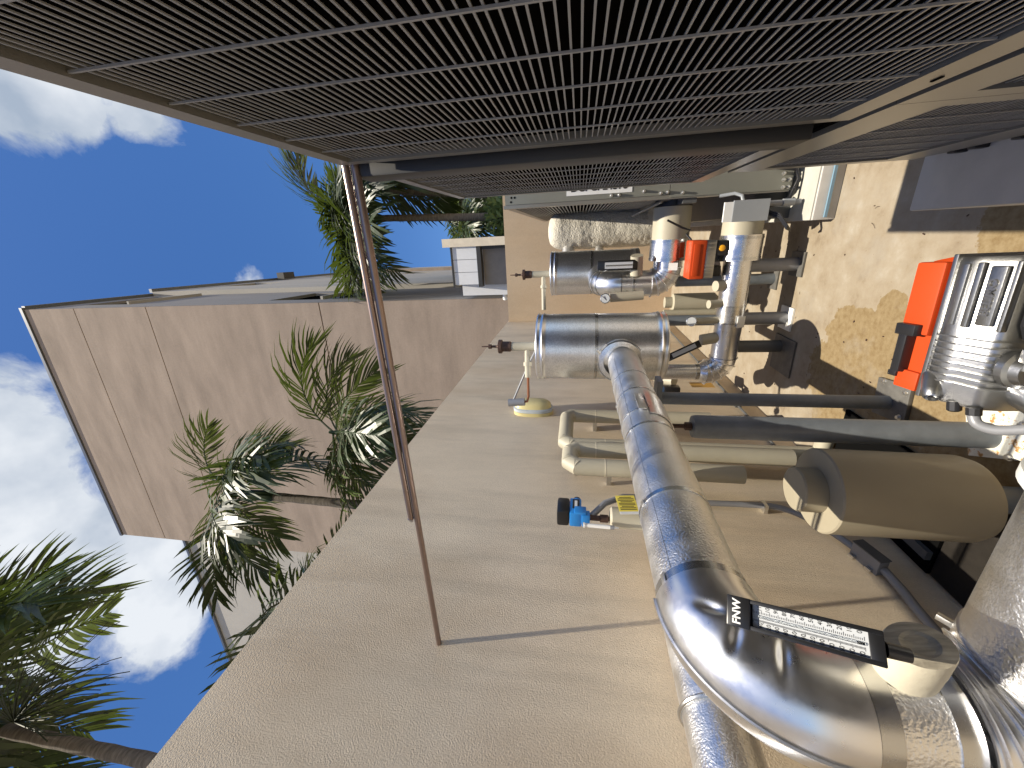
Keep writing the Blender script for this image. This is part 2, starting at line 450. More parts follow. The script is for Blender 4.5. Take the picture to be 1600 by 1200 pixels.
# ---------------------------------------------------------------- mesh builder
class MB:
    def __init__(self):
        self.v, self.f, self.flat = [], [], False

    def add(self, vs, fs):
        o = len(self.v)
        self.v += [V(x) for x in vs]
        self.f += [tuple(i + o for i in q) for q in fs]
        return self

    def box(self, a, b):
        x0, y0, z0 = a
        x1, y1, z1 = b
        return self.add([(x0, y0, z0), (x1, y0, z0), (x1, y1, z0), (x0, y1, z0), (x0, y0, z1), (x1, y0, z1), (x1, y1, z1), (x0, y1, z1)],
                        [(0, 3, 2, 1), (4, 5, 6, 7), (0, 1, 5, 4), (1, 2, 6, 5), (2, 3, 7, 6), (3, 0, 4, 7)])

    def obox(self, c, ax, h, bev=0.0):
        c = V(c)
        ax = [V(a).normalized() for a in ax]
        if bev <= 0:
            vs = []
            for k in (-1, 1):
                for i, j in ((-1, -1), (1, -1), (1, 1), (-1, 1)):
                    vs.append(c + ax[0] * h[0] * i + ax[1] * h[1] * j + ax[2] * h[2] * k)
            return self.add(vs, [(0, 3, 2, 1), (4, 5, 6, 7), (0, 1, 5, 4), (1, 2, 6, 5), (2, 3, 7, 6), (3, 0, 4, 7)])
        bm = bmesh.new()
        bmesh.ops.create_cube(bm, size=2.0)
        for v in bm.verts:
            v.co = V((v.co.x * h[0], v.co.y * h[1], v.co.z * h[2]))
        bmesh.ops.bevel(bm, geom=list(bm.edges), offset=bev, segments=2, affect='EDGES', profile=0.6)
        bm.verts.index_update()
        vs = [c + ax[0] * v.co.x + ax[1] * v.co.y + ax[2] * v.co.z for v in bm.verts]
        fs = [tuple(v.index for v in f.verts) for f in bm.faces]
        bm.free()
        return self.add(vs, fs)

    def rings(self, rings, cap0=True, cap1=True):
        n = len(rings[0])
        o = len(self.v)
        for r in rings:
            self.v += [V(p) for p in r]
        for i in range(len(rings) - 1):
            for j in range(n):
                k = (j + 1) % n
                self.f.append((o + i * n + j, o + i * n + k, o + (i + 1) * n + k, o + (i + 1) * n + j))
        if cap0:
            self.f.append(tuple(o + j for j in reversed(range(n))))
        if cap1:
            self.f.append(tuple(o + (len(rings) - 1) * n + j for j in range(n)))
        return self

    @staticmethod
    def frame(d, up=None):
        d = V(d).normalized()
        u = V(up) if up else (V((0, 0, 1)) if abs(d.z) < 0.9 else V((1, 0, 0)))
        a = u.cross(d).normalized()
        b = d.cross(a).normalized()
        return a, b

    def lathe(self, o, d, prof, seg=24, cap0=True, cap1=True, up=None):
        """prof: (t along d, radius)"""
        o, d = V(o), V(d).normalized()
        a, b = MB.frame(d, up)
        rr = []
        for t, r in prof:
            rr.append([o + d * t + (a * math.cos(2 * math.pi * j / seg) + b * math.sin(2 * math.pi * j / seg)) * r for j in range(seg)])
        return self.rings(rr, cap0, cap1)

    def cyl(self, p, q, r, r2=None, seg=24):
        p, q = V(p), V(q)
        return self.lathe(p, q - p, [(0, r), ((q - p).length, r if r2 is None else r2)], seg)

    def tube(self, path, r, seg=16, caps=True):
        path = [V(p) for p in path]
        rs = r if isinstance(r, (list, tuple)) else [r] * len(path)
        rings = []
        a = None
        for i, p in enumerate(path):
            d = (path[min(i + 1, len(path) - 1)] - path[max(i - 1, 0)]).normalized()
            if a is None:
                a, b = MB.frame(d)
            else:
                a = (a - d * a.dot(d)).normalized()
                b = d.cross(a).normalized()
            rings.append([p + (a * math.cos(2 * math.pi * j / seg) + b * math.sin(2 * math.pi * j / seg)) * rs[i] for j in range(seg)])
        return self.rings(rings, caps, caps)

    def poly_prism(self, pts, e):
        """extrude polygon pts by vector e"""
        n = len(pts)
        pts = [V(p) for p in pts]
        e = V(e)
        return self.add(pts + [p + e for p in pts], [tuple(reversed(range(n))), tuple(range(n, 2 * n))] + [(i, (i + 1) % n, n + (i + 1) % n, n + i) for i in range(n)])

    def mesh(self, name, mat, origin=V((0, 0, 0)), smooth=35):
        me = bpy.data.meshes.new(name)
        me.from_pydata([tuple(v - origin) for v in self.v], [], self.f)
        me.materials.append(MAT[mat] if isinstance(mat, str) else mat)
        if smooth:
            me.polygons.foreach_set('use_smooth', [True] * len(me.polygons))
            me.update()
            me.set_sharp_from_angle(angle=R(smooth))
        bm = bmesh.new()
        bm.from_mesh(me)
        bmesh.ops.recalc_face_normals(bm, faces=bm.faces)
        bm.to_mesh(me)
        bm.free()
        me.update()
        return me


ORG = {}


def thing(name, label, cat, loc=(0, 0, 0), group=None):
    o = bpy.data.objects.new(name, None)
    COL.objects.link(o)
    o.empty_display_size = 0.05
    o.location = loc
    o['label'] = label
    o['category'] = cat
    if group:
        o['group'] = group
    ORG[o.name] = V(loc)
    return o


def part(name, mb, mat, parent, smooth=35):
    org = ORG[parent.name]
    o = bpy.data.objects.new(name, mb.mesh(name, mat, org, smooth))
    COL.objects.link(o)
    o.parent = parent
    ORG[o.name] = org
    return o


def solo(name, mb, mat, label=None, cat=None, loc=(0, 0, 0), kind=None, group=None, smooth=35):
    o = bpy.data.objects.new(name, mb.mesh(name, mat, V(loc), smooth))
    COL.objects.link(o)
    o.location = loc
    if label:
        o['label'] = label
        o['category'] = cat
    if kind:
        o['kind'] = kind
    if group:
        o['group'] = group
    ORG[o.name] = V(loc)
    return o


def text_part(name, body, size, pos, xa, ya, mat, parent, depth=0.0006, bold=0.0, align='CENTER'):
    c = bpy.data.curves.new(name, 'FONT')
    c.body = body
    c.size = size
    c.align_x = align
    c.align_y = 'CENTER'
    c.extrude = depth
    c.offset = bold
    tmp = bpy.data.objects.new('tmp', c)
    me = bpy.data.meshes.new_from_object(tmp)
    bpy.data.objects.remove(tmp)
    bpy.data.curves.remove(c)
    xa, ya = V(xa).normalized(), V(ya).normalized()
    za = xa.cross(ya)
    org = ORG[parent.name]
    for v in me.vertices:
        v.co = V(pos) + xa * v.co.x + ya * v.co.y + za * v.co.z - org
    me.name = name
    me.materials.clear()
    me.materials.append(MAT[mat])
    o = bpy.data.objects.new(name, me)
    COL.objects.link(o)
    o.parent = parent
    return o


def arc(c, a, b, r, a0, a1, n):
    """points c + r*(a cos t + b sin t)"""
    c, a, b = V(c), V(a), V(b)
    return [c + (a * math.cos(a0 + (a1 - a0) * i / n) + b * math.sin(a0 + (a1 - a0) * i / n)) * r for i in range(n + 1)]


def spline(ps, k=6):
    ps = [V(p) for p in ps]
    out = []
    for i in range(len(ps) - 1):
        p0, p1_, p2_, p3_ = ps[max(i - 1, 0)], ps[i], ps[i + 1], ps[min(i + 2, len(ps) - 1)]
        for j in range(k):
            t = j / k
            out.append(0.5 * ((2 * p1_) + (p2_ - p0) * t + (2 * p0 - 5 * p1_ + 4 * p2_ - p3_) * t * t + (3 * p1_ - p0 - 3 * p2_ + p3_) * t ** 3))
    return out + [ps[-1]]


rnd = random.Random(7)
PI = math.pi
X, Y, Z = V((1, 0, 0)), V((0, 1, 0)), V((0, 0, 1))

# ================================================================= SETTING
g = MB()
g.add([(-300, -300, 0), (300, -300, 0), (300, 300, 0), (-300, 300, 0)], [(0, 1, 2, 3)])
solo('ground', g, 'ground', kind='structure', smooth=0)

# left boundary wall and the wall closing the yard
w = thing('boundary_wall', 'long beige stucco wall along the left of the yard, casting-side behind the pipes', 'wall', (-1.687, 2.3, 0))
w['label'] = 'long beige stucco wall running beside the silver pipes towards the back'
part('wall_body', MB().box((-1.787, -4.0, 0), (-1.587, 7.66, 3.045)), 'stucco', w, 0)
w2 = thing('yard_end_wall', 'short tan stucco wall closing the far end of the yard', 'wall', (0.8, 7.57, 0))
part('wall_body', MB().box((-1.584, 7.48, 0), (4.5, 7.66, 3.02)), 'stucco_back', w2, 0)


def holed(mb, o, u, v, n, u0, u1, v0, v1, holes, depth):
    """wall sheet o+u*a+v*b with rectangular holes (a0,a1,b0,b1) and reveals going in by depth along -n"""
    us = sorted({u0, u1, *[h[0] for h in holes], *[h[1] for h in holes]})
    vs = sorted({v0, v1, *[h[2] for h in holes], *[h[3] for h in holes]})
    P = lambda a, b, d=0: V(o) + V(u) * a + V(v) * b - V(n) * d
    for i in range(len(us) - 1):
        for j in range(len(vs) - 1):
            cu, cv = (us[i] + us[i + 1]) / 2, (vs[j] + vs[j + 1]) / 2
            if any(h[0] < cu < h[1] and h[2] < cv < h[3] for h in holes):
                continue
            mb.add([P(us[i], vs[j]), P(us[i + 1], vs[j]), P(us[i + 1], vs[j + 1]), P(us[i], vs[j + 1])], [(0, 1, 2, 3)])
    for a0, a1, b0, b1 in holes:
        c = [(a0, b0), (a1, b0), (a1, b1), (a0, b1)]
        for k in range(4):
            p, q = c[k], c[(k + 1) % 4]
            mb.add([P(*p), P(*q), P(*q, depth), P(*p, depth)], [(0, 1, 2, 3)])
    return mb


# tall building behind the wall
bu = V((-0.9991, -0.0418, 0))      # along the front, to the left
bn = V((0.0418, -0.9991, 0))       # front normal, towards the camera
bc = V((-1.795, 12.0, 0))          # front right corner
b1 = thing('tall_building', 'tall taupe rendered building rising behind the beige wall', 'building', tuple(bc))
core = MB().poly_prism([bc - bn * 0.12 + bu * 0.12, bc - bn * 0.12 + bu * 10.8, bc - bn * 28 + bu * 10.8, bc - bn * 28 + bu * 0.12], (0, 0, 23.3))
part('wall_core', core, 'dark', b1, 0)
lev = [0, 10.42, 17.6, 20.98, 23.45]
for i in range(4):
    z0, z1 = lev[i] + (0.02 if i else 0), lev[i + 1] - 0.02
    part('facade_panel', MB().poly_prism([bc + Z * z0, bc + bu * 10.9 + Z * z0, bc + bu * 10.9 - bn * 0.3 + Z * z0, bc - bn * 0.119 + bu * 0.0 + Z * z0], (0, 0, z1 - z0)), 'bldg', b1, 0)
holes = [(1.2, 4.3, 19.9, 22.4), (1.2, 4.0, 11.1, 13.4), (1.3, 4.0, 3.0, 5.2)]
sd = MB()
holed(sd, bc, -bn, Z, -bu, 0.13, 5.0, 0, 23.45, holes, 0.55)
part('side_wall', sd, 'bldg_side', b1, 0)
for (a0, a1, z0, z1) in holes:
    o = bc - bn * ((a0 + a1) / 2) + bu * 0.53
    wf = part('window', MB().obox(o + Z * ((z0 + z1) / 2), (bn, bu, Z), ((a1 - a0) / 2, 0.02, (z1 - z0) / 2)), 'glass', b1, 0)
    part('window_frame', MB().obox(o + Z * ((z0 + z1) / 2) - bu * 0.03, (bn, bu, Z), (0.03, 0.03, (z1 - z0) / 2)), 'flash', wf, 0)
    part('sill', MB().obox(bc - bn * ((a0 + a1) / 2) - bu * 0.03 + Z * (z0 - 0.04), (bn, bu, Z), ((a1 - a0) / 2 + 0.08, 0.09, 0.05)), 'bldg_light', wf, 0)
# further, paler wing
fw = bc - bn * 5.0 - bu * 0.22
far = MB()
fh = [(3, 5.5, 20.2, 22.3), (3, 5.5, 13.2, 15.4), (12, 15, 20.2, 22.3), (12, 15, 13.2, 15.4), (22, 25, 20.2, 22.3), (22, 25, 13.2, 15.4)]
holed(far, fw, -bn, Z, -bu, 0, 32, 0, 23.45, fh, 0.35)
far.add([fw, fw + bu * 0.3, fw + bu * 0.3 + Z * 23.45, fw + Z * 23.45], [(0, 1, 2, 3)])
part('rear_side_wall', far, 'bldg_light', b1, 0)
for (a0, a1, z0, z1) in fh:
    part('window', MB().obox(fw - bn * ((a0 + a1) / 2) + bu * 0.33 + Z * ((z0 + z1) / 2), (bn, bu, Z), ((a1 - a0) / 2, 0.02, (z1 - z0) / 2)), 'glass', b1, 0)
part('pilaster', MB().obox(fw - bn * 17.5 - bu * 0.1 + Z * 11.7, (bn, bu, Z), (0.8, 0.12, 11.7)), 'bldg', b1, 0)
rf = MB()
rf.obox(bc + bu * 5.42 + bn * 0.0 + Z * 23.52, (bu, bn, Z), (5.50, 0.06, 0.07))
rf.obox(bc - bn * 2.6 - bu * 0.04 + Z * 23.52, (bn, bu, Z), (2.55, 0.10, 0.085))
rf.obox(fw - bn * 16 - bu * 0.05 + Z * 23.52, (bn, bu, Z), (16, 0.10, 0.085))
part('roof_flashing', rf, 'flash', b1, 0)
for k, (dy, h) in enumerate(((9.2, 0.55), (22.0, 0.5))):
    part('roof_scupper', MB().obox(fw - bn * dy - bu * 0.3 + Z * (22.95), (bn, bu, Z), (0.55, 0.22, h / 2)), 'rail', b1, 0)
# left wing, set back
lw = bc + bu * 10.75 - bn * 4.0
lf = MB()
for i, (a0, a1, mt) in enumerate(((0, 5.6, 0), (5.62, 24, 0))):
    part('wing_panel', MB().poly_prism([lw + bu * a0, lw + bu * a1, lw + bu * a1 - bn * 0.5, lw + bu * a0 - bn * 0.5], (0, 0, 15.5)), 'bldg_light', b1, 0)
    part('wing_panel', MB().poly_prism([lw + bu * a0 + Z * 15.54, lw + bu * a1 + Z * 15.54, lw + bu * a1 - bn * 0.5 + Z * 15.54, lw + bu * a0 - bn * 0.5 + Z * 15.54], (0, 0, 10.2)), 'bldg_light', b1, 0)
part('wing_flashing', MB().obox(lw + bu * 12 + bn * 0.05 + Z * 25.82, (bu, bn, Z), (12, 0.1, 0.08)), 'flash', b1, 0)

# entrance pavilion beyond the end wall
pv = thing('entrance_pavilion', 'small white clad pavilion with grey door beyond the end wall', 'pavilion', (-0.7, 11.5, 0))
part('corner_pillar', MB().box((-0.20, 10.9, 0), (0.02, 11.15, 5.42)), 'fascia', pv, 0)
for i in range(3):
    part('cladding_board', MB().box((-1.23 + i * 0.345, 11.0, 4.48), (-1.23 + (i + 1) * 0.345 - 0.012, 11.3, 5.18)), 'shopwhite', pv, 0)
part('roof_trim', MB().box((-1.3, 10.97, 5.185), (-0.205, 11.4, 5.23)), 'rail', pv, 0)
part('lintel', MB().box((-1.3, 10.96, 4.36), (-0.205, 11.2, 4.475)), 'rail', pv, 0)
part('door', MB().box((-1.28, 11.25, 0), (-0.205, 11.3, 4.355)), 'doorgrey', pv, 0)
part('jamb', MB().box((-0.29, 11.05, 0), (-0.206, 11.24, 4.355)), 'rail', pv, 0)
part('rear_body', MB().box((-1.6, 11.42, 0), (0.0, 14, 5.1)), 'shopwhite', pv, 0)

fl = thing('flood_light', 'small white bullet floodlight on the corner of the tall building', 'light', (-1.5, 10.6, 3.8))
part('base', MB().cyl((-1.79, 11.95, 3.9), (-1.62, 11.85, 3.92), 0.09, 0.05, 14), 'white', fl)
part('lamp_head', MB().lathe((-1.62, 11.85, 3.9), (1, -0.35, -0.12), [(0, 0.07), (0.28, 0.095), (0.31, 0.09)], 16), 'white', fl)

# ================================================================= CHILLER (near, right)
XC = 0.186
ca = thing('near_chiller', 'big dark grilled chiller filling the right side of the yard', 'chiller', (0.9, 0.2, 0.45))
part('upper_casing', MB().box((0.2075, -1.6, 1.12), (1.7, 2.02, 2.215)), 'coil', ca, 0)
part('lower_casing', MB().box((0.2075, -1.6, 0.50), (1.69, 1.765, 1.118)), 'coil', ca, 0)
part('roof_plate', MB().box((0.187, -1.61, 2.218), (1.71, 1.016, 2.236)), 'frame', ca, 0)


def grille(y0, y1, z0, z1, fr, nbar, slat_pitch, top=0.035, bot=0.03, y_ref=None):
    """frame + vertical bars + horizontal guard wires on the plane X = XC"""
    fy0, fy1 = fr
    m = MB()
    m.box((XC, y0, z1 - top), (XC + 0.020, y1, z1))
    m.box((XC, y0, z0), (XC + 0.020, y1, z0 + bot))
    m.box((XC, y0, z0 + bot), (XC + 0.020, y0 + fy0, z1 - top))
    m.box((XC, y1 - fy1, z0 + bot), (XC + 0.020, y1, z1 - top))
    p = part('grille_panel', m, 'frame', ca, 0)
    a0, a1 = y0 + fy0, y1 - fy1
    me = MB().box((XC + 0.0062, a0 + 0.001, -0.00125), (XC + 0.0078, a1 - 0.001, 0.00125)).mesh('slat', 'slat', V((0, 0, 0)), 0)
    zz = z0 + bot + slat_pitch * 0.6
    org = ORG[ca.name]
    while zz < z1 - top - 0.004:
        o = bpy.data.objects.new('slat', me)
        COL.objects.link(o)
        o.parent = p
        o.location = (-org.x, -org.y, zz - org.z + rnd.uniform(-0.0006, 0.0006))
        o.rotation_euler = (rnd.uniform(-0.0008, 0.0008), 0, 0)
        zz += slat_pitch
    bm_ = MB().box((XC + 0.0035, -0.0017, z0 + bot + 0.001), (XC + 0.006, 0.0017, z1 - top - 0.001)).mesh('grille_bar', 'slat', V((0, 0, 0)), 0)
    for yb in nbar:
        if a0 + 0.01 < yb < a1 - 0.01:
            o = bpy.data.objects.new('grille_bar', bm_)
            COL.objects.link(o)
            o.parent = p
            o.location = (-org.x, yb - org.y, -org.z)
    return p


near_bars = [0.431 - 0.1125 * k for k in range(8, 0, -1)] + [0.431 + 0.1125 * k for k in range(0, 6)]
grille(-0.6, 1.013, 1.118, 2.24, (0.03, 0.030), near_bars, 0.0122, 0.036, 0.050)
grille(1.158, 2.03, 1.118, 2.238, (0.03, 0.022), [1.297 + 0.1245 * k for k in range(7)], 0.0122, 0.032, 0.050)
grille(-0.6, 0.919, 0.49, 1.098, (0.03, 0.045), near_bars, 0.0122, 0.085, 0.115)
grille(0.921, 1.765, 0.49, 1.098, (0.045, 0.05), [0.975 + 0.1125 * k for k in range(8)], 0.0122, 0.105, 0.115)
part('gap_shade_strip', MB().box((XC + 0.012, -1.55, 1.099), (XC + 0.0205, 1.76, 1.1175)), 'dark', ca, 0)  # black strip painting in the shadow between upper and lower panels
part('rail_channel', MB().obox((XC - 0.006, 1.095, 1.70), (X, Y, Z), (0.018, 0.050, 0.535), 0.006), 'rail', ca)
part('rail_backing', MB().box((XC + 0.014, 1.014, 1.12), (XC + 0.0205, 1.157, 2.235)), 'dark', ca, 0)
part('end_sheet', MB().box((0.222, 2.021, 1.121), (1.7, 2.029, 2.21)), 'frame', ca, 0)
for yy in (1.30, 1.42, 1.55, 1.62):
    part('foot', MB().obox((0.20, yy, 0.47), (X, Y, Z), (0.02, 0.014, 0.0195), 0.004), 'black', ca)
for yy in (0.78, 1.28):
    part('slot', MB().obox((XC - 0.0005, yy, 1.137), (X, Y, Z), (0.0012, 0.010, 0.0022)), 'dark', ca, 0)
pl = thing('near_plinth', 'smooth grey concrete plinth under the near chiller', 'plinth', (0.9, 0, 0))
part('plinth_block', MB().obox((0.9085, -0.11, 0.225), (X, Y, Z), (0.8915, 1.89, 0.225), 0.008), 'plinth', pl)

# ================================================================= FAR CHILLER
YB = 3.30
cb = thing('far_chiller', 'grey green chiller end with bolted plate and number label beyond the near chiller', 'chiller', (1.0, 4.5, 0.14))
part('end_plate', MB().box((0.232, YB, 1.002), (1.9, YB + 0.06, 2.235)), 'greygreen', cb, 0)
part('end_plate', MB().box((0.215, YB - 0.002, 0.19), (1.9, YB + 0.058, 0.998)), 'greygreen', cb, 0)
part('corner_post', MB().box((0.204, YB + 0.004, 0.2), (0.23, YB + 0.07, 2.25)), 'frame', cb, 0)
part('casing', MB().box((0.24, YB + 0.062, 0.9), (1.9, 6.9, 2.215)), 'coil', cb, 0)
part('drip_tray', MB().box((0.17, YB + 0.03, 0.80), (1.9, YB + 0.35, 0.895)), 'skid', cb, 0)
part('side_frame', MB().box((0.205, YB + 0.071, 2.17), (0.238, 6.9, 2.235)), 'frame', cb, 0)
part('side_frame', MB().box((0.205, YB + 0.071, 0.96), (0.238, 6.9, 1.02)), 'frame', cb, 0)
sl = MB().box((0.212, YB + 0.075, -0.004), (0.222, 6.9, 0.004)).mesh('slat', 'slat', V((0, 0, 0)), 0)
zz = 1.05
while zz < 2.165:
    o = bpy.data.objects.new('slat', sl)
    COL.objects.link(o)
    o.parent = cb
    o.location = (-1.0, -4.5, zz - 0.14)
    zz += 0.030
bl = MB().lathe((0, 0, 0), -Y, [(0, 0.013), (0.004, 0.013), (0.004, 0.009), (0.012, 0.009), (0.022, 0.008), (0.024, 0.005)], 10).mesh('bolt', 'bolt', V((0, 0, 0)))
for bx, bz in ((0.252, 1.421), (0.252, 1.365), (0.266, 1.186), (0.246, 1.065), (0.250, 1.018), (0.240, 0.913), (0.279, 0.25), (0.279, 0.212), (0.232, 0.246), (0.232, 0.212), (0.32, 0.255), (0.39, 0.85), (0.36, 0.80), (0.395, 0.70)):
    o = bpy.data.objects.new('bolt', bl)
    COL.objects.link(o)
    o.parent = cb
    o.location = (bx - 1.0, YB - 4.5 - (0.002 if bz < 1 else 0), bz - 0.14)
hl = MB().lathe((0, 0, 0), -Y, [(0, 0.008), (0.0015, 0.008)], 10).mesh('bolt_hole', 'dark', V((0, 0, 0)))
for bx, bz in ((0.283, 2.184), (0.282, 2.158), (0.252, 2.188)):
    o = bpy.data.objects.new('bolt_hole', hl)
    COL.objects.link(o)
    o.parent = cb
    o.location = (bx - 1.0, YB - 4.5, bz - 0.14)
lbp = part('number_label', MB().box((0.268, YB - 0.003, 1.27), (0.364, YB - 0.0005, 1.755)), 'signwhite', cb, 0)
text_part('label_text', 'DCPC: 24575', 0.075, (0.317, YB - 0.004, 1.512), (0, 0, -1), (1, 0, 0), 'ink', lbp, bold=0.0015)
part('brace_strut', MB().tube([(0.20, YB + 0.16, 1.02), (0.12, YB + 0.55, 1.19)], 0.012, 8), 'frame', cb)
part('base_skid', MB().box((0.06, YB + 0.15, 0.135), (1.9, 6.9, 0.36)), 'skid', cb, 0)
part('skid_leg', MB().box((0.03, YB + 0.07, 0.135), (0.16, YB + 0.149, 0.50)), 'skid', cb, 0)
part('hose', MB().tube([(0.36, YB - 0.01, 0.30), (0.34, YB - 0.03, 0.19), (0.28, YB - 0.03, 0.165), (0.16, YB - 0.03, 0.20), (0.10, YB, 0.35), (0.12, YB, 0.5)], 0.014, 10), 'black', cb)
cp = thing('far_plinth', 'whitewashed concrete curb under the far chiller with blue grey face', 'plinth', (0.9, 4.6, 0))
part('curb_top', MB().obox((0.955, 4.8, 0.0655), (X, Y, Z), (0.95, 1.74, 0.0655), 0.006), 'plinth', cp)
part('curb_cap', MB().obox((0.955, 4.82, 0.1335), (X, Y, Z), (0.947, 1.745, 0.0055)), 'curb_white', cp, 0)
part('face_strip', MB().box((0.02, 3.045, 0.055), (1.9, 3.0585, 0.072)), 'blue', cp, 0)

# foam covered vessel
fv = thing('foam_vessel', 'lumpy cream spray foam vessel left of the far chiller', 'vessel', (0.03, 5.0, 0.6))
fm = MB()
NS, NR = 72, 90
prof = []
for i in range(NR + 1):
    t = i / NR
    z = 0.62 + t * 1.40
    r = 0.235
    for e in (t * 1.40, (1 - t) * 1.40):
        if e < 0.16:
            r = min(r, 0.235 - 0.16 + math.sqrt(max(0, 0.16 ** 2 - (0.16 - e) ** 2)))
    prof.append((z, r))
rings = []
for z, r in prof:
    ring = []
    for j in range(NS):
        a = 2 * PI * j / NS
        p = V((math.cos(a) * r * 0.9, math.sin(a) * r, z))
        q = p * 22
        dsp = 0.004 * noise.noise(q * 1.5) + 0.004 * noise.noise(q * 3.0) + 0.012 * noise.noise(p * 6)
        nn = V((math.cos(a), math.sin(a), 0))
        ring.append(V((0.03, 5.0, 0)) + p + nn * dsp)
    rings.append(ring)
fm.rings(rings)
part('foam_shell', fm, 'foam', fv, 60)
for z in (1.78, 1.42):
    part('outlet_pipe', MB().cyl((-0.17, 4.92, z), (-0.42, 4.7, z), 0.075 if z > 1.6 else 0.05, None, 18), 'emboss', fv)

# ================================================================= PIPES
def ring_band(p, d, r, w, t=0.0025, seg=40):
    return MB().lathe(V(p) - V(d).normalized() * (w / 2), d, [(0, r - 0.001), (0, r + t), (w, r + t), (w, r - 0.001)], seg, False, False)


PX, PZ, PR = -0.837, 1.345, 0.105
EY = 0.727
p1 = thing('main_pipe', 'large silver jacketed pipe with dented elbow running towards the near tank', 'pipe', (PX, 1.6, PZ - PR))
part('jacket', MB().cyl((PX, EY + 0.004, PZ), (PX, 1.48, PZ), PR, None, 64), 'emboss', p1)
part('jacket', MB().cyl((PX, 1.484, PZ), (PX, 2.64, PZ), PR - 0.0012, None, 64), 'emboss', p1)
for yy, ww in ((1.035, 0.016), (1.48, 0.014), (1.62, 0.006), (1.86, 0.010), (2.12, 0.010), (EY + 0.012, 0.026)):
    sb_ = part('strap', ring_band((PX, yy, PZ), Y, PR, ww), 'band', p1)
    ca_ = R(70 - 25 * math.sin(yy * 9))
    part('strap_clip', MB().obox((PX + (PR + 0.004) * math.cos(ca_), yy, PZ + (PR + 0.004) * math.sin(ca_)), (Y, (-math.sin(ca_), 0, math.cos(ca_)), (math.cos(ca_), 0, math.sin(ca_))), (ww * 0.6, 0.007, 0.002), 0.0008), 'bolt', sb_)
part('seam_lap', MB().obox((PX + (PR + 0.0006) * math.cos(R(48)), 1.6, PZ + (PR + 0.0006) * math.sin(R(48))), (Y, (-math.sin(R(48)), 0, math.cos(R(48))), (math.cos(R(48)), 0, math.sin(R(48)))), (0.85, 0.002, 0.0008)), 'emboss', p1, 0)
# elbow turning down, with two dents in its inner side
BR = 0.180
ec = V((PX, EY, PZ - BR))
NE, NSG = 96, 144
rings = []
dents = [(V((-0.737, 0.634, 1.370)), 0.010, 0.010, 0.026, V((0.012, -0.02, -0.037))), (V((-0.742, 0.578, 1.342)), 0.010, 0.010, 0.024, V((0.02, 0.035, -0.022))), (V((-0.738, 0.541, 1.274)), 0.010, 0.011, 0.028, V((0.017, 0.036, -0.012))), (V((-0.735, 0.560, 1.310)), 0.030, 0.006, 0.035, V((0, 0.6, -0.7)))]
for i in range(NE + 1):
    t = PI / 2 * i / NE
    c = ec + V((0, -math.sin(t), math.cos(t))) * BR
    rad = V((0, -math.sin(t), math.cos(t)))
    ring = []
    rr = PR + 0.006
    for j in range(NSG):
        a = 2 * PI * j / NSG
        nn = X * math.cos(a) + rad * math.sin(a)
        p = c + nn * rr
        d = 0.0
        for dc, s, am, al_, ax in dents:
            dv = p - dc
            ax_ = ax.normalized()
            al = dv.dot(ax_)
            pe = (dv - ax_ * al).length
            d += am * math.exp(-(pe / s) ** 2 - (al / al_) ** 2)
        ring.append(p - nn * d)
    rings.append(ring)
part('elbow', MB().rings(rings, False, False), 'sheet', p1, 60)
part('elbow_seam', MB().rings([[c + (X * math.cos(a) * 0.0 + V((0, -math.sin(t), math.cos(t))) * 0) for c in [ec + V((0, -math.sin(t), math.cos(t))) * (BR + PR + 0.004)] for a in (0,)] +
                               [ec + V((0, -math.sin(t), math.cos(t))) * (BR + PR + 0.012) + X * s for s in (0.0015, -0.0015)]
                               for t in [PI / 2 * i / 40 for i in range(41)]]), 'sheet', p1)
VY = EY - BR
part('drop_jacket', MB().cyl((PX, VY, PZ - BR - 0.002), (PX, VY, 1.02), PR, None, 64), 'emboss_big', p1)
part('strap', ring_band((PX, VY, PZ - BR - 0.02), Z, PR, 0.034), 'band', p1)
part('strap', ring_band((PX, VY, 1.035), Z, PR, 0.034), 'band', p1)


def gored(c, a, b, r, R0, t0, t1, gores, seg=48, ridge=0.009):
    """pleated elbow: centre c, in plane (a,b), bend radius r, pipe radius R0"""
    c, a, b = V(c), V(a), V(b)
    nn = a.cross(b).normalized()
    rings = []
    for i in range(gores + 1):
        t = t0 + (t1 - t0) * i / gores
        for dt, dr in ((-0.045, 0), (-0.016, ridge), (0.016, ridge), (0.045, 0)):
            tt = t + dt
            if tt < min(t0, t1) - 0.001 or tt > max(t0, t1) + 0.001:
                continue
            rad = a * math.cos(tt) + b * math.sin(tt)
            q = c + rad * r
            rings.append([q + (rad * math.cos(2 * PI * j / seg) + nn * math.sin(2 * PI * j / seg)) * (R0 + dr) for j in range(seg)])
    return MB().rings(rings, False, False)


# pleated elbow below: from straight down to +X, then the big horizontal pipe
GB = 0.175
PR2 = 0.134
gz = 1.018
part('pleated_elbow', gored((PX + GB, VY, gz), -X, -Z, GB, PR2 - 0.022, 0.0, PI / 2, 9, ridge=0.009), 'sheet', p1, 25)
HZ = gz - GB
part('low_jacket', MB().cyl((PX + 0.105, VY, HZ), (-0.405, VY, HZ), PR2, None, 64), 'emboss_big', p1)
part('low_collar', MB().lathe((PX + 0.085, VY, HZ), X, [(0, PR2 - 0.02), (0, PR2 + 0.001), (0.004, PR2 + 0.003), (0.045, PR2 + 0.003), (0.045, PR2)], 64, False, False), 'sheet', p1)
lt = part('latch', MB().obox((PX + 0.10, VY + 0.11, HZ + 0.095), (X, (0, 0.8, 0.6), (0, -0.6, 0.8)), (0.006, 0.014, 0.005), 0.001), 'bolt', p1)
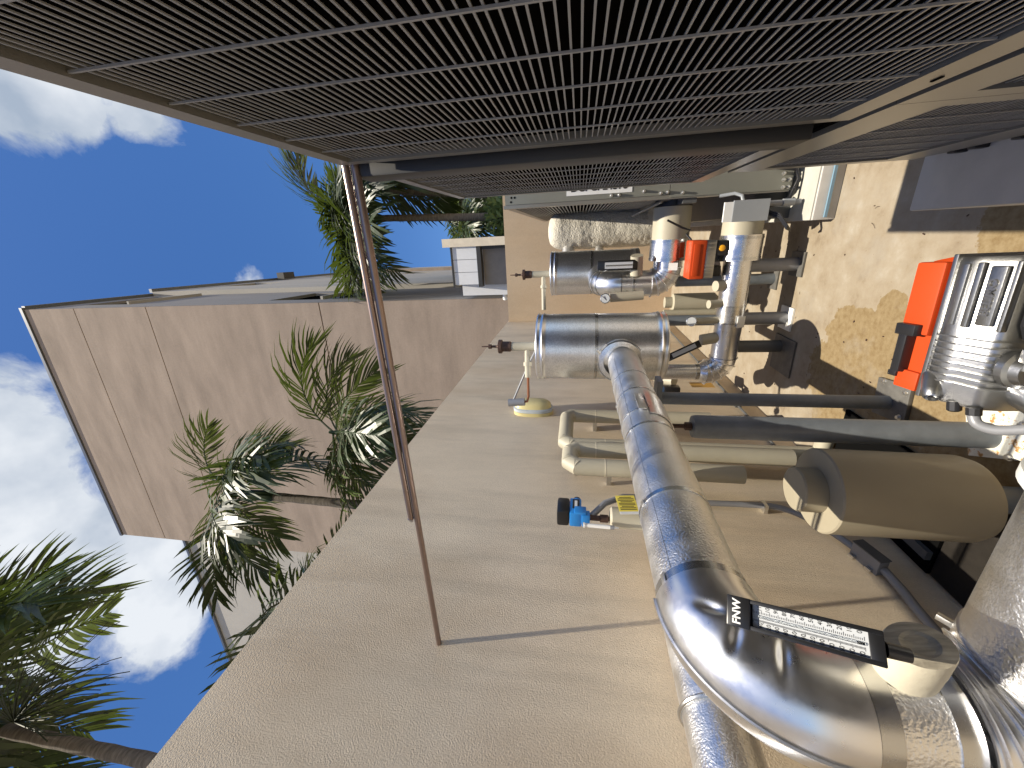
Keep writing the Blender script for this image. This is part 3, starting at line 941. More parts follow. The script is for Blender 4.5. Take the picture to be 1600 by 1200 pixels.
# second pipe, behind the elbow
p2 = thing('wall_side_pipe', 'silver jacketed pipe close to the wall, behind the dented elbow', 'pipe', (-1.39, 0.3, 1.2))
part('jacket', MB().cyl((-1.375, -1.5, 1.228), (-1.375, 2.05, 1.228), 0.096, None, 56), 'emboss_big', p2)
part('bead_ring', MB().tube([V((-1.375, 0.80, 1.228)) + (X * math.cos(a) + Z * math.sin(a)) * 0.101 for a in [2 * PI * i / 48 for i in range(49)]], 0.007, 8), 'band', p2)
part('strap', ring_band((-1.375, 0.52, 1.228), Y, 0.096, 0.03), 'band', p2)

# valve, beige pipe and actuator side
vv = thing('butterfly_valve', 'white butterfly valve between flanges on the low pipe', 'valve', (-0.38, VY, HZ - 0.15))
part('flange', MB().lathe((-0.404, VY, HZ), X, [(0, 0.129), (0, 0.142), (0.010, 0.150), (0.030, 0.150), (0.030, 0.1)], 48), 'white', vv)
part('valve_body', MB().cyl((-0.372, VY, HZ), (-0.305, VY, HZ), 0.13, None, 40), 'white', vv)
part('flange', MB().lathe((-0.304, VY, HZ), X, [(0, 0.1), (0, 0.155), (0.035, 0.155), (0.045, 0.12)], 48), 'white', vv)
part('pipe_cover', MB().lathe((-0.256, VY, HZ), X, [(0, 0.12), (0.01, 0.142), (0.5, 0.142)], 48), 'beige', vv)
part('stem_neck', MB().cyl((-0.34, VY + 0.10, HZ), (-0.30, VY + 0.24, 0.86), 0.03, None, 20), 'cast', vv)

# ---------------------------------------------------------------- thermometer on the drop pipe
tm = thing('bar_thermometer', 'black framed bar thermometer with white scale beside the dented elbow', 'thermometer', (-0.66, 0.47, 1.15))
ta = V((-0.658, 0.565, 1.369))     # top end
tb = V((-0.598, 0.472, 1.195))     # bottom end
tz = (ta - tb).normalized()
tn = V((0.72, -0.60, 0.55))
tn = (tn - tz * tn.dot(tz)).normalized()
tx = tz.cross(tn)                   # reading direction
tx = -tx if tx.dot(V((0.5, 0.8, 0))) < 0 else tx
L = (ta - tb).length / 2
tc_ = (ta + tb) / 2
HW = 0.0235
part('back_plate', MB().obox(tc_ - tn * 0.006, (tx, tz, tn), (HW, L, 0.006), 0.0015), 'blackmetal', tm)
fr_ = MB()
fr_.obox(tc_ + tx * (HW - 0.003) + tn * 0.006, (tx, tz, tn), (0.0034, L, 0.0075), 0.001)
fr_.obox(tc_ - tx * (HW - 0.003) + tn * 0.006, (tx, tz, tn), (0.0034, L, 0.0075), 0.001)
fr_.obox(ta - tz * 0.017 + tn * 0.004, (tx, tz, tn), (HW + 0.001, 0.018, 0.011), 0.0015)
fr_.obox(tb + tz * 0.008 + tn * 0.005, (tx, tz, tn), (HW, 0.009, 0.008), 0.0015)
part('case_frame', fr_, 'blackmetal', tm)
sp = part('scale_plate', MB().obox(tc_ - tz * 0.010 + tn * 0.0012, (tx, tz, tn), (HW - 0.0055, L - 0.027, 0.0008)), 'scale', tm, 0)
tk = MB()
SL = 2 * (L - 0.030)
s0 = tb + tz * 0.022
for i in range(61):
    big = i % 5 == 0
    tk.obox(s0 + tz * (SL * i / 60) + tx * (0.0045 + (0.0025 if big else 0.0016)) + tn * 0.0022, (tx, tz, tn), (0.0026 if big else 0.0015, 0.00028, 0.0002))
for i in range(101):
    big = i % 10 == 0
    tk.obox(s0 + tz * (SL * i / 100) - tx * (0.0045 + (0.0025 if big else 0.0016)) + tn * 0.0022, (tx, tz, tn), (0.0026 if big else 0.0015, 0.00025, 0.0002))
part('scale_ticks', tk, 'ink', sp, 0)
for i in range(12):
    text_part('scale_number', str(i * 10), 0.0085, s0 + tz * (SL * (i + 0.4) / 12.2) + tx * 0.0150 + tn * 0.0023, tx, tz, 'ink', sp, 0.0002)
    text_part('scale_number', str(i * 20 + 20), 0.0085, s0 + tz * (SL * (i + 0.3) / 12.2) - tx * 0.0148 + tn * 0.0023, tx, tz, 'ink', sp, 0.0002)
part('glass_tube', MB().cyl(s0 + tn * 0.004, s0 + tz * SL + tn * 0.004, 0.0022, None, 10), 'clear', tm)
part('dark_column', MB().cyl(s0 + tn * 0.0022, s0 + tz * SL * 0.06 + tn * 0.0022, 0.0009, None, 8), 'ink', tm)
text_part('maker_name', 'FNW', 0.0175, ta - tz * 0.015 + tn * 0.0158, tx, tz, 'signwhite', tm, 0.0003, bold=0.0005)
part('swivel_nut', MB().cyl(tb - tz * 0.0 + tn * 0.0, tb - tz * 0.026 - tn * 0.012, 0.011, 0.010, 12), 'black', tm)
# foam plug (thermowell cover)
tw = thing('thermowell_cover', 'oval cream foam plug carrying the near bar thermometer', 'insulation plug', (-0.68, 0.43, 1.1))
oa = V((-0.765, 0.548, 1.080))
od = V((1.0, -0.24, 0.22)).normalized()
ua, ub = V((0, 0, 1)), None
ua = (ua - od * ua.dot(od)).normalized()
ub = od.cross(ua)
rr = []
for t_, s_ in ((0, 1.0), (0.075, 1.0), (0.0755, 1.012), (0.128, 0.985), (0.136, 0.95)):
    rr.append([oa + od * t_ + (ub * math.cos(2 * PI * j / 40) * 0.036 + ua * math.sin(2 * PI * j / 40) * 0.047) * s_ for j in range(40)])
part('plug_body', MB().rings(rr, True, False), 'cork', tw)
rr2 = []
for t_, s_ in ((0.136, 0.95), (0.138, 0.55), (0.134, 0.42), (0.134, 0.01)):
    rr2.append([oa + od * t_ + (ub * math.cos(2 * PI * j / 40) * 0.036 + ua * math.sin(2 * PI * j / 40) * 0.047) * s_ for j in range(40)])
part('plug_top', MB().rings(rr2, False, True), 'corktop', tw)

# ---------------------------------------------------------------- big actuator
ac = thing('valve_actuator', 'large orange and cast silver valve actuator in the lower foreground', 'actuator', (-0.215, 0.87, 0.74))
e1 = V((1, 0.07, 0.0)).normalized()
e2 = V((-0.07, 1, 0.10)).normalized()
e1 = (e1 - e2 * e1.dot(e2)).normalized()
e3 = e1.cross(e2).normalized()
e3 = e3 if e3.z > 0 else -e3
oc = V((-0.212, 0.885, 0.945))     # on the flange line, top, middle of length
HLX = 0.138
A = lambda a, b, c: oc + e1 * a + e2 * b + e3 * c
# orange cover (far side)
cv = MB()
cv.rings([[A(x * s + 0.0, b, c * s2 - 0.004) for x, c in ((-HLX, -0.165), (HLX, -0.165), (HLX, -0.012), (HLX - 0.012, 0.0), (-HLX + 0.012, 0.0), (-HLX, -0.012))] for s, s2, b in ((1, 1, 0.0), (0.995, 1.0, 0.012), (0.95, 1.0, 0.045), (0.93, 1.05, 0.058))])
part('orange_cover', cv, 'orange', ac, 30)
part('cover_block', MB().obox(A(0.055, 0.036, -0.006), (e1, e2, e3), (0.072, 0.030, 0.014), 0.005), 'orange', ac)
part('cover_block', MB().obox(A(-0.115, 0.030, -0.010), (e1, e2, e3), (0.020, 0.026, 0.014), 0.004), 'orange', ac)
hd = part('crank_clip', MB().obox(A(-0.055, 0.048, 0.006), (e1, e2, e3), (0.046, 0.010, 0.011), 0.003), 'black', ac)
part('clip_end', MB().obox(A(-0.008, 0.040, 0.010), (e1, e2, e3), (0.012, 0.022, 0.013), 0.003), 'black', hd)
part('clip_end', MB().obox(A(-0.108, 0.060, 0.000), (e1, e2, e3), (0.006, 0.010, 0.009), 0.002), 'black', hd)
# silver casting: flange + body with stepped section
part('flange_rim', MB().obox(A(0, -0.004, -0.08), (e1, e2, e3), (HLX + 0.003, 0.0045, 0.084), 0.002), 'cast', ac)
pr = [(-0.009, -0.166), (-0.009, -0.002), (-0.022, 0.004), (-0.050, 0.002), (-0.058, -0.006), (-0.092, -0.010), (-0.102, -0.022), (-0.108, -0.05), (-0.108, -0.166)]
bd = MB()
bd.rings([[A(x, b * (0.97 if abs(x) > HLX - 0.009 else 1), c - (0.004 if abs(x) > HLX - 0.009 else 0)) for b, c in pr] for x in (-HLX, -HLX + 0.009, HLX - 0.012, HLX - 0.003)])
part('cast_body', bd, 'cast', ac, 40)
for k in range(8):
    xx = -HLX + 0.040 + k * 0.0125
    fb = MB()
    fb.poly_prism([A(xx, b, c) for b, c in ((-0.012, -0.01), (-0.012, 0.0065), (-0.052, 0.0065), (-0.060, 0.0), (-0.100, -0.005), (-0.112, -0.03), (-0.112, -0.15), (-0.09, -0.15))], e1 * 0.0028)
    part('cooling_rib', fb, 'cast', ac, 30)
pn = MB()
pn.obox(A(0.068, -0.030, 0.0045), (e1, e2, e3), (0.056, 0.0060, 0.0030), 0.0026)
pn.obox(A(0.068, -0.052, 0.002), (e1, e2, e3), (0.058, 0.0055, 0.0030), 0.0026)
pn.obox(A(0.068, -0.078, -0.003), (e1, e2, e3), (0.052, 0.013, 0.0035), 0.003)
pn.obox(A(0.068, -0.100, -0.012), (e1, e2, e3), (0.060, 0.004, 0.006), 0.003)
part('raised_panel', pn, 'cast', ac)
text_part('embossed_name', 'BELIMO', 0.019, A(0.066, -0.078, 0.0022), e1, e2, 'cast', ac, 0.0012, bold=0.0004)
# cable gland boss on the left end
gl = part('gland_boss', MB().lathe(A(-HLX + 0.022, -0.030, 0.0), (-0.62, -0.62, 0.45), [(-0.03, 0.022), (0.008, 0.017), (0.022, 0.0135), (0.025, 0.0105), (0.012, 0.009)], 28), 'cast', ac)
part('gland_nut', MB().lathe(A(-HLX + 0.006, -0.062, -0.012), (-0.9, -0.2, -0.1), [(0, 0.011), (0.018, 0.011), (0.021, 0.007)], 10), 'black', ac)
part('gland_nut', MB().lathe(A(-HLX + 0.004, -0.094, -0.016), (-0.9, -0.2, -0.1), [(0, 0.011), (0.014, 0.011), (0.017, 0.007)], 10), 'black', ac)
part('flexible_conduit', MB().tube(spline([A(-HLX - 0.008, -0.096, -0.016), A(-HLX - 0.024, -0.106, -0.018), A(-HLX - 0.024, -0.135, -0.022), A(-HLX - 0.004, -0.175, -0.030)]), 0.009, 12), 'conduit', ac)
# black lever with hex bolt, stem clamp
lv = MB()
lv.poly_prism([A(x, -0.1095, c) for x, c in ((0.115, -0.028), (0.02, -0.028), (-0.004, -0.040), (-0.004, -0.066), (0.02, -0.078), (0.115, -0.078))], e2 * -0.012)
lvo = part('black_lever', lv, 'black', ac, 20)
part('hex_bolt', MB().lathe(A(0.018, -0.120, -0.052), -e2, [(0, 0.014), (0.004, 0.014), (0.004, 0.011), (0.013, 0.011), (0.014, 0.009)], 6), 'bolt', lvo)
sc_ = part('stem_clamp', MB().lathe(A(-0.055, -0.108, -0.045), -e2, [(0, 0.034), (0.012, 0.034), (0.016, 0.028), (0.030, 0.026)], 28), 'cast', ac)
part('clamp_bolt', MB().obox(A(-0.035, -0.135, -0.03), (e1, e2, e3), (0.018, 0.008, 0.006), 0.002), 'bolt', sc_)

# ---------------------------------------------------------------- supports under the main pipe
for nm, lab, sy, base_m, rp in (('pipe_stand', 'slate grey pipe stand with white rust spotted base plate under the main pipe', 1.655, 'whiteplate', 0.052),
                                ('pipe_stand', 'slim dark grey pipe stand with dark base plate, farther one under the main pipe', 2.175, 'darkplate', 0.036)):
    sx = PX + (0 if sy < 2 else -0.085)
    st = thing(nm, lab, 'pipe stand', (sx, sy, 0), group='grey stands carrying the main pipe')
    zt = 1.155 if sy < 2 else 1.205
    part('post', MB().lathe((sx, sy, 0.02), Z, [(0, rp), (zt - 0.05, rp), (zt - 0.035, rp * 0.93)], 28), 'greypipe', st)
    bs_ = part('base_plate', MB().obox((sx + 0.02, sy - 0.015, 0.011), ((1, 0.12, 0), (-0.12, 1, 0), Z) if sy > 2 else ((0.9, 0.43, 0), (-0.43, 0.9, 0), Z), (0.10, 0.11, 0.010), 0.002), base_m, st)
    for dx, dy in ((0.075, -0.08), (-0.06, -0.085), (-0.06, 0.07), (0.08, 0.07)):
        part('anchor_bolt', MB().lathe((sx + 0.02 + dx, sy - 0.015 + dy, 0.021), Z, [(0, 0.015), (0.003, 0.015), (0.003, 0.010), (0.013, 0.010), (0.014, 0.006)], 10), 'bolt', bs_)
    if sy < 2:
        part('threaded_rod', MB().cyl((sx, sy, zt - 0.02), (sx, sy, PZ - PR - 0.006), 0.010, None, 12), 'brown', st)
        part('rod_nut', MB().cyl((sx, sy, zt - 0.012), (sx, sy, zt + 0.016), 0.019, None, 6), 'brown', st)
        n_ = 20
        sh = MB()
        ra = [[V((PX, yy, PZ)) + (X * math.cos(R(-168 + 166 * j / n_)) + Z * math.sin(R(-168 + 166 * j / n_))) * rr_ for j in range(n_ + 1)] for yy in (1.56, 1.80) for rr_ in (PR + 0.002, PR + 0.006)]
        o_ = 0
        k_ = n_ + 1
        vs_ = ra[0] + ra[1] + ra[2] + ra[3]
        fs_ = []
        for j in range(n_):
            fs_ += [(k_ + j, k_ + j + 1, 3 * k_ + j + 1, 3 * k_ + j), (j, 2 * k_ + j, 2 * k_ + j + 1, j + 1), (j, j + 1, k_ + j + 1, k_ + j), (2 * k_ + j, 3 * k_ + j, 3 * k_ + j + 1, 2 * k_ + j + 1)]
        sh.add(vs_, fs_)
        sd_ = part('saddle', sh, 'sheet', st)
        part('saddle_flange', MB().obox((PX + PR + 0.004, 1.68, PZ + 0.022), (X, Y, Z), (0.003, 0.085, 0.018), 0.002), 'sheet', sd_)
    else:
        part('head_plate', MB().box((sx - 0.06, sy - 0.05, zt - 0.03), (sx + 0.12, sy + 0.05, zt)), 'greypipe', st, 0)

# ---------------------------------------------------------------- tanks
def tank(cx, cy, r, z0, z1, lab, tag):
    t = thing('separator_tank', lab, 'tank', (cx, cy, z0))
    zm = z0 + (z1 - z0) * 0.53
    part('shell', MB().cyl((cx, cy, z0 + 0.02), (cx, cy, zm), r, None, 64), 'tank', t)
    part('shell', MB().cyl((cx, cy, zm + 0.001), (cx, cy, z1 - 0.02), r + 0.0015, None, 64), 'tank', t)
    part('seam_band', ring_band((cx, cy, zm), Z, r, 0.022, 0.003, 64), 'band', t)
    for za, s in ((z1, -1), (z0, 1)):
        o_ = V((cx, cy, za))
        part('end_cap', MB().lathe(o_, V((0, 0, s)), [(0.0, 0.02), (-0.002, r * 0.98), (0.003, r + 0.006), (0.012, r + 0.009), (0.022, r + 0.004), (0.040, r + 0.004), (0.047, r + 0.010), (0.056, r + 0.004), (0.075, r + 0.003)], 64, True, False), 'sheet', t, 50)
    return t


T1 = (-0.797, 2.85)
T2 = (-0.393, 4.28)
t1 = tank(*T1, 0.242, 1.045, 1.952, 'larger silver vertical tank in front, joined to the main pipe', 0)
part('inlet_collar', MB().lathe((PX, 2.70, PZ + 0.02), -Y, [(0, 0.165), (0.05, 0.165), (0.062, 0.150), (0.100, 0.142), (0.106, 0.112)], 48, False, False), 'tank', t1)
ib = part('collar_clamp', ring_band((PX, 2.62, PZ + 0.02), Y, 0.150, 0.018, 0.004), 'band', t1)
part('clamp_screw', MB().obox((PX + 0.10, 2.615, PZ + 0.135), ((0.7, 0, -0.7), Y, (0.7, 0, 0.7)), (0.030, 0.010, 0.008), 0.002), 'bolt', ib)
part('clamp_screw', MB().obox((PX + 0.07, 2.605, PZ + 0.165), ((0.8, -0.3, 0.5), (0.2, 1, 0), (-0.5, 0, 0.8)), (0.022, 0.008, 0.006), 0.002), 'bolt', ib)
t2 = tank(*T2, 0.220, 1.06, 1.945, 'smaller looking silver vertical tank farther back by the foam vessel', 1)


def vent(t, cx, cy, z, k, reach):
    s = part('vent_stub', MB().cyl((cx, cy, z - 0.01), (cx, cy, z + 0.205 * k), 0.034 * k, None, 18), 'beige', t)
    part('vent_valve', MB().lathe((cx, cy, z + 0.206 * k), Z, [(0, 0.03 * k), (0.012 * k, 0.040 * k), (0.075 * k, 0.040 * k), (0.078 * k, 0.054 * k), (0.102 * k, 0.054 * k), (0.108 * k, 0.02 * k), (0.12 * k, 0.010 * k), (0.16 * k, 0.010 * k), (0.162 * k, 0.018 * k), (0.185 * k, 0.018 * k), (0.188 * k, 0.006 * k), (0.24 * k, 0.004 * k)], 16), 'brown', t)
    br = part('vent_branch', MB().lathe((cx - 0.02, cy, z + 0.085 * k), V((-1, -0.25, -0.02)), [(0, 0.022), (0.10, 0.024), (0.10, 0.034), (0.13, 0.034), (0.13, 0.024), (reach, 0.024)], 16), 'beige', t)
    return br


vent(t1, T1[0], T1[1], 1.952, 1.0, 0.22)
vent(t2, T2[0], T2[1], 1.945, 1.0, 0.36)
cd = V((-1, -0.25, -0.02)).normalized()
pe = V((T1[0] - 0.02, T1[1], 2.037)) + cd * 0.21
ct = part('copper_tail', MB().tube([pe, pe + cd * 0.16, pe + cd * 0.20 + V((0, 0, 0.01)), pe + cd * 0.21 + V((0, 0, 0.06))], 0.010, 10), 'copper', t1)
part('trap_body', MB().cyl(pe + cd * 0.205 + V((0, 0, 0.03)), pe + cd * 0.215 + V((0, 0, 0.16)), 0.030, None, 14), 'conduit', t1)
part('trap_line', MB().tube([pe + cd * 0.215 + V((0, 0, 0.13)), V((T1[0] - 0.14, T1[1] - 0.02, 2.03)), V((T1[0] - 0.02, T1[1] - 0.06, 1.97))], 0.008, 8), 'conduit', t1)

# ---------------------------------------------------------------- pipe from the far chiller to tank two
Y4, Z4 = 3.66, 0.895
p4 = thing('upper_header_pipe', 'jacketed pipe with orange reflection strip going from far chiller up to the rear tank', 'pipe', (-0.2, Y4, Z4))
part('coupling', MB().lathe((0.36, Y4, Z4), -X, [(0, 0.13), (0.12, 0.13), (0.13, 0.145), (0.19, 0.145), (0.20, 0.125)], 40), 'black', p4)
part('beige_cover', MB().cyl((0.165, Y4, Z4), (-0.085, Y4, Z4), 0.148, None, 48), 'beige', p4)
part('sleeve', MB().cyl((-0.085, Y4, Z4), (-0.255, Y4, Z4), 0.158, None, 48), 'emboss_far', p4)
part('strap', ring_band((-0.098, Y4, Z4), X, 0.158, 0.02), 'band', p4)
part('strap', ring_band((-0.240, Y4, Z4), X, 0.158, 0.02), 'band', p4)
part('orange_reflection', MB().rings([[V((x, Y4, Z4)) + (V((0, -math.cos(R(a)), math.sin(R(a))))) * 0.1595 for a in (-36, -32, -28, -24, -20)] + [V((x, Y4, Z4)) + (V((0, -math.cos(R(a)), math.sin(R(a))))) * 0.157 for a in (-20, -24, -28, -32, -36)] for x in (-0.108, -0.230)]), 'orange', p4)  # reflection on the sleeve, built as an orange strip
part('pipe_neck', MB().cyl((-0.255, Y4, Z4), (-0.31, Y4, Z4), 0.118, None, 40), 'emboss_far', p4)
part('pleated_elbow', gored((-0.31, Y4, Z4 + 0.135), -Z, -X, 0.135, 0.115, 0, PI / 2, 5, ridge=0.011), 'sheet', p4, 25)
part('riser', MB().cyl((-0.445, Y4, Z4 + 0.13), (-0.445, Y4, 1.28), 0.112, None, 40), 'sheet', p4)
part('strap', ring_band((-0.445, Y4, 1.18), Z, 0.112, 0.02), 'band', p4)
rb = 0.17
ee = V((-0.445, Y4 + rb, 1.28))
part('top_elbow', MB().tube(arc(ee, -Y, Z, rb, 0, PI / 2, 14), 0.112, 40), 'sheet', p4)
part('stub_to_tank', MB().cyl((-0.445, Y4 + rb, 1.45), (-0.41, 4.09, 1.45), 0.112, None, 40), 'sheet', p4)
for q in range(3):
    part('strap', MB().lathe(ee + V((0, -math.cos(0.9 + q * 0.25), math.sin(0.9 + q * 0.25))) * rb, V((0, math.sin(0.9 + q * 0.25), math.cos(0.9 + q * 0.25))), [(0, 0.11), (0, 0.116), (0.012, 0.116), (0.012, 0.11)], 40, False, False), 'band', p4)
part('well_stub', MB().cyl((-0.36, Y4 - 0.06, 1.16), (-0.20, Y4 - 0.10, 1.17), 0.052, None, 20), 'beige', p4)
part('gauge_arm', MB().cyl((-0.53, Y4 - 0.12, 1.10), (-0.545, Y4 - 0.13, 1.38), 0.040, None, 18), 'beige', p4)
gg = part('gauge', MB().lathe((-0.55, Y4 - 0.15, 1.42), V((0.25, -1, 0.1)), [(0, 0.044), (0.03, 0.044), (0.034, 0.04)], 24), 'band', p4)
part('gauge_face', MB().lathe(V((-0.55, Y4 - 0.15, 1.42)) + V((0.25, -1, 0.1)).normalized() * 0.035, V((0.25, -1, 0.1)), [(0, 0.037), (0.001, 0.037)], 24), 'scale', gg)
part('gauge_needle', MB().obox(V((-0.55, Y4 - 0.15, 1.425)) + V((0.25, -1, 0.1)).normalized() * 0.038, ((0.7, 0.1, 0.7), (0.25, -1, 0.1), (-0.7, 0, 0.7)), (0.028, 0.001, 0.0025)), 'ink', gg, 0)
wh = part('white_tag', MB().obox((-0.30, Y4 - 0.122, Z4 - 0.02), (X, (0, 0.2, 1), (0, 1, -0.2)), (0.03, 0.035, 0.003)), 'white', p4, 0)

t3 = thing('bar_thermometer', 'small black bar thermometer by the rear tank, above the orange actuator', 'thermometer', (-0.27, 3.52, 1.3))
th = V((-0.272, 3.53, 1.33))
part('case', MB().obox(th, (X, Y, Z), (0.042, 0.012, 0.165), 0.004), 'blackmetal', t3)
part('scale_plate', MB().obox(th + V((0, -0.0135, -0.01)), (X, Y, Z), (0.026, 0.001, 0.115)), 'scale', t3, 0)
part('glass_tube', MB().cyl(th + V((0, -0.016, -0.12)), th + V((0, -0.016, 0.10)), 0.006, None, 8), 'band', t3)

# smaller orange actuator
a2 = thing('valve_actuator', 'small orange actuator with yellow pointer between the two far chiller pipes', 'actuator', (-0.23, 3.32, 0.58))
part('orange_cover', MB().obox((-0.235, 3.33, 0.765), (X, Y, Z), (0.142, 0.09, 0.055), 0.014), 'orange', a2)
part('cover_lid', MB().obox((-0.235, 3.242, 0.78), (X, Y, Z), (0.115, 0.008, 0.022), 0.004), 'orange', a2)
part('cast_body', MB().obox((-0.235, 3.34, 0.675), (X, Y, Z), (0.138, 0.085, 0.034), 0.006), 'cast', a2)
for k in range(9):
    part('cooling_rib', MB().box((-0.36 + k * 0.03, 3.247, 0.645), (-0.353 + k * 0.03, 3.2545, 0.705)), 'cast', a2, 0)
part('indicator_block', MB().obox((-0.155, 3.32, 0.600), (X, Y, Z), (0.055, 0.06, 0.038), 0.005), 'black', a2)
part('yellow_pointer', MB().lathe((-0.155, 3.26, 0.60), -Y, [(0, 0.022), (0.006, 0.022), (0.008, 0.018)], 18), 'ochre', a2)
part('stem_block', MB().obox((-0.33, 3.40, 0.60), (X, Y, Z), (0.04, 0.05, 0.04), 0.005), 'black', a2)
part('mount', MB().box((-0.26, 3.36, 0.44), (-0.20, 3.44, 0.641)), 'skid', a2, 0)
part('signal_cable', MB().tube([(-0.09, 3.36, 0.80), (-0.05, 3.40, 0.83), (-0.02, 3.42, 0.80), (0.0, 3.42, 0.86), (0.06, 3.40, 0.98)], 0.008, 8), 'black', a2)

# ---------------------------------------------------------------- lower cross pipe
Y3, Z3 = 3.36, 0.44
p3 = thing('lower_header_pipe', 'low silver pipe crossing from far chiller to a pleated elbow by the wall', 'pipe', (-0.6, Y3, Z3))
part('beige_cover', MB().cyl((0.12, Y3 + 0.02, Z3), (-0.07, Y3 + 0.02, Z3), 0.138, None, 44), 'beige', p3)
part('sleeve', MB().cyl((-0.07, Y3, Z3), (-0.252, Y3, Z3), 0.146, None, 44), 'emboss_far', p3)
part('strap', ring_band((-0.09, Y3, Z3), X, 0.146, 0.018), 'band', p3)
part('strap', ring_band((-0.235, Y3, Z3), X, 0.146, 0.018), 'band', p3)
part('jacket', MB().cyl((-0.252, Y3, Z3), (-0.60, Y3, Z3), 0.102, None, 44), 'emboss_far', p3)
part('jacket', MB().cyl((-0.602, Y3, Z3), (-0.74, Y3, Z3), 0.104, None, 44), 'emboss_far', p3)
part('jacket', MB().cyl((-0.741, Y3, Z3), (-1.03, Y3, Z3), 0.101, None, 44), 'sheet', p3)
for xx in (-0.60, -0.735):
    part('strap', ring_band((xx, Y3, Z3), X, 0.103, 0.012), 'band', p3)
part('pleated_elbow', gored((-1.03, Y3, Z3 + 0.14), -Z, -X, 0.14, 0.100, 0, PI / 2, 5, ridge=0.011), 'sheet', p3, 25)
part('riser', MB().lathe((-1.17, Y3, Z3 + 0.135), Z, [(0, 0.1), (0.03, 0.085), (0.05, 0.068), (0.9, 0.068)], 36), 'tank', p3)
part('strap', ring_band((-1.17, Y3, Z3 + 0.20), Z, 0.068, 0.03), 'band', p3)
for nm, xx, dz, rr_, dy in (('plug_stub', -0.44, 0.155, 0.042, -0.05), ('plug_stub', -0.58, 0.19, 0.033, -0.06)):
    part(nm, MB().cyl((xx, Y3 + dy * 0.5, Z3 + 0.08), (xx, Y3 + dy, Z3 + dz), rr_, None, 18), 'beige', p3)
part('gauge_arm', MB().cyl((-0.715, Y3 - 0.02, Z3 + 0.08), (-0.715, Y3 - 0.05, Z3 + 0.27), 0.028, None, 16), 'beige', p3)
gg = part('gauge', MB().lathe((-0.715, Y3 - 0.06, Z3 + 0.305), V((0.2, -1, 0.2)), [(0, 0.04), (0.03, 0.04), (0.034, 0.036)], 22), 'band', p3)
part('gauge_face', MB().lathe(V((-0.715, Y3 - 0.06, Z3 + 0.305)) + V((0.2, -1, 0.2)).normalized() * 0.035, V((0.2, -1, 0.2)), [(0, 0.033), (0.001, 0.033)], 22), 'scale', gg)
part('well_stub', MB().cyl((-0.86, Y3 - 0.02, Z3 + 0.07), (-0.88, Y3 - 0.03, Z3 + 0.205), 0.046, None, 18), 'beige', p3)
part('clamp_plate', MB().obox((-0.715, Y3 - 0.108, Z3 - 0.05), (X, (0, -0.3, 1), (0, 1, 0.3)), (0.045, 0.032, 0.004), 0.003), 'white', p3)
for xx, mt in ((-0.30, 'conduit'), (-0.715, 'conduit'), (-0.95, 'skid')):
    s_ = part('support_post', MB().cyl((xx, Y3 + 0.03, 0.01), (xx, Y3 + 0.02, Z3 - 0.09), 0.05, None, 20), mt, p3)
    part('support_foot', MB().box((xx - (0.20 if xx < -0.9 else 0.09), Y3 - (0.20 if xx < -0.9 else 0.07), 0.002), (xx + 0.09, Y3 + 0.12, 0.014)), 'white' if -0.8 < xx < -0.5 else 'darkplate', p3, 0)
t4 = thing('bar_thermometer', 'small slanted black thermometer on the low pipe under the front tank', 'thermometer', (-0.93, 3.3, 0.75))
q0, q1 = V((-0.90, 3.30, 0.655)), V((-1.02, 3.27, 0.905))
qz = (q1 - q0).normalized()
qn = V((0.5, -1, 0))
qn = (qn - qz * qn.dot(qz)).normalized()
part('case', MB().obox((q0 + q1) / 2, (qz.cross(qn), qz, qn), (0.030, (q1 - q0).length / 2, 0.012), 0.003), 'blackmetal', t4)
part('scale_plate', MB().obox((q0 + q1) / 2 + qn * 0.013, (qz.cross(qn), qz, qn), (0.017, 0.10, 0.001)), 'scale', t4, 0)

# grey enclosure hanging over the lower pipe
eb = thing('junction_box', 'light grey metal junction box above the low pipe at the far chiller', 'junction box', (0.09, 3.2, 0.38))
part('box_body', MB().box((0.035, 3.155, 0.385), (0.150, 3.26, 0.592)), 'boxgrey', eb, 0)
part('box_cover', MB().box((0.020, 3.135, 0.375), (0.158, 3.1545, 0.602)), 'boxgrey', eb, 0)
part('box_wing', MB().box((0.022, 3.14, 0.603), (0.15, 3.16, 0.66)), 'signwhite', eb, 0)
part('conduit_stub', MB().tube([(0.13, 3.2, 0.386), (0.13, 3.2, 0.28), (0.13, 3.2, 0.16)], 0.018, 12), 'conduit', eb)
part('coupling', MB().cyl((0.13, 3.2, 0.27), (0.13, 3.2, 0.20), 0.024, None, 14), 'boxgrey', eb)
part('flexible_conduit', MB().tube([(0.151, 3.21, 0.52), (0.19, 3.22, 0.53), (0.21, 3.25, 0.57), (0.20, 3.28, 0.66)], 0.012, 10), 'boxgrey', eb)
cbt = MB()
for k in range(3):
    cbt.tube([(0.10 - k * 0.012, 3.22, 0.39), (0.06 - k * 0.012, 3.15, 0.30), (-0.02 - k * 0.01, 3.12, 0.25), (-0.05, 3.16, 0.21)], 0.007, 8)
part('cable_loop', cbt, 'black', eb)

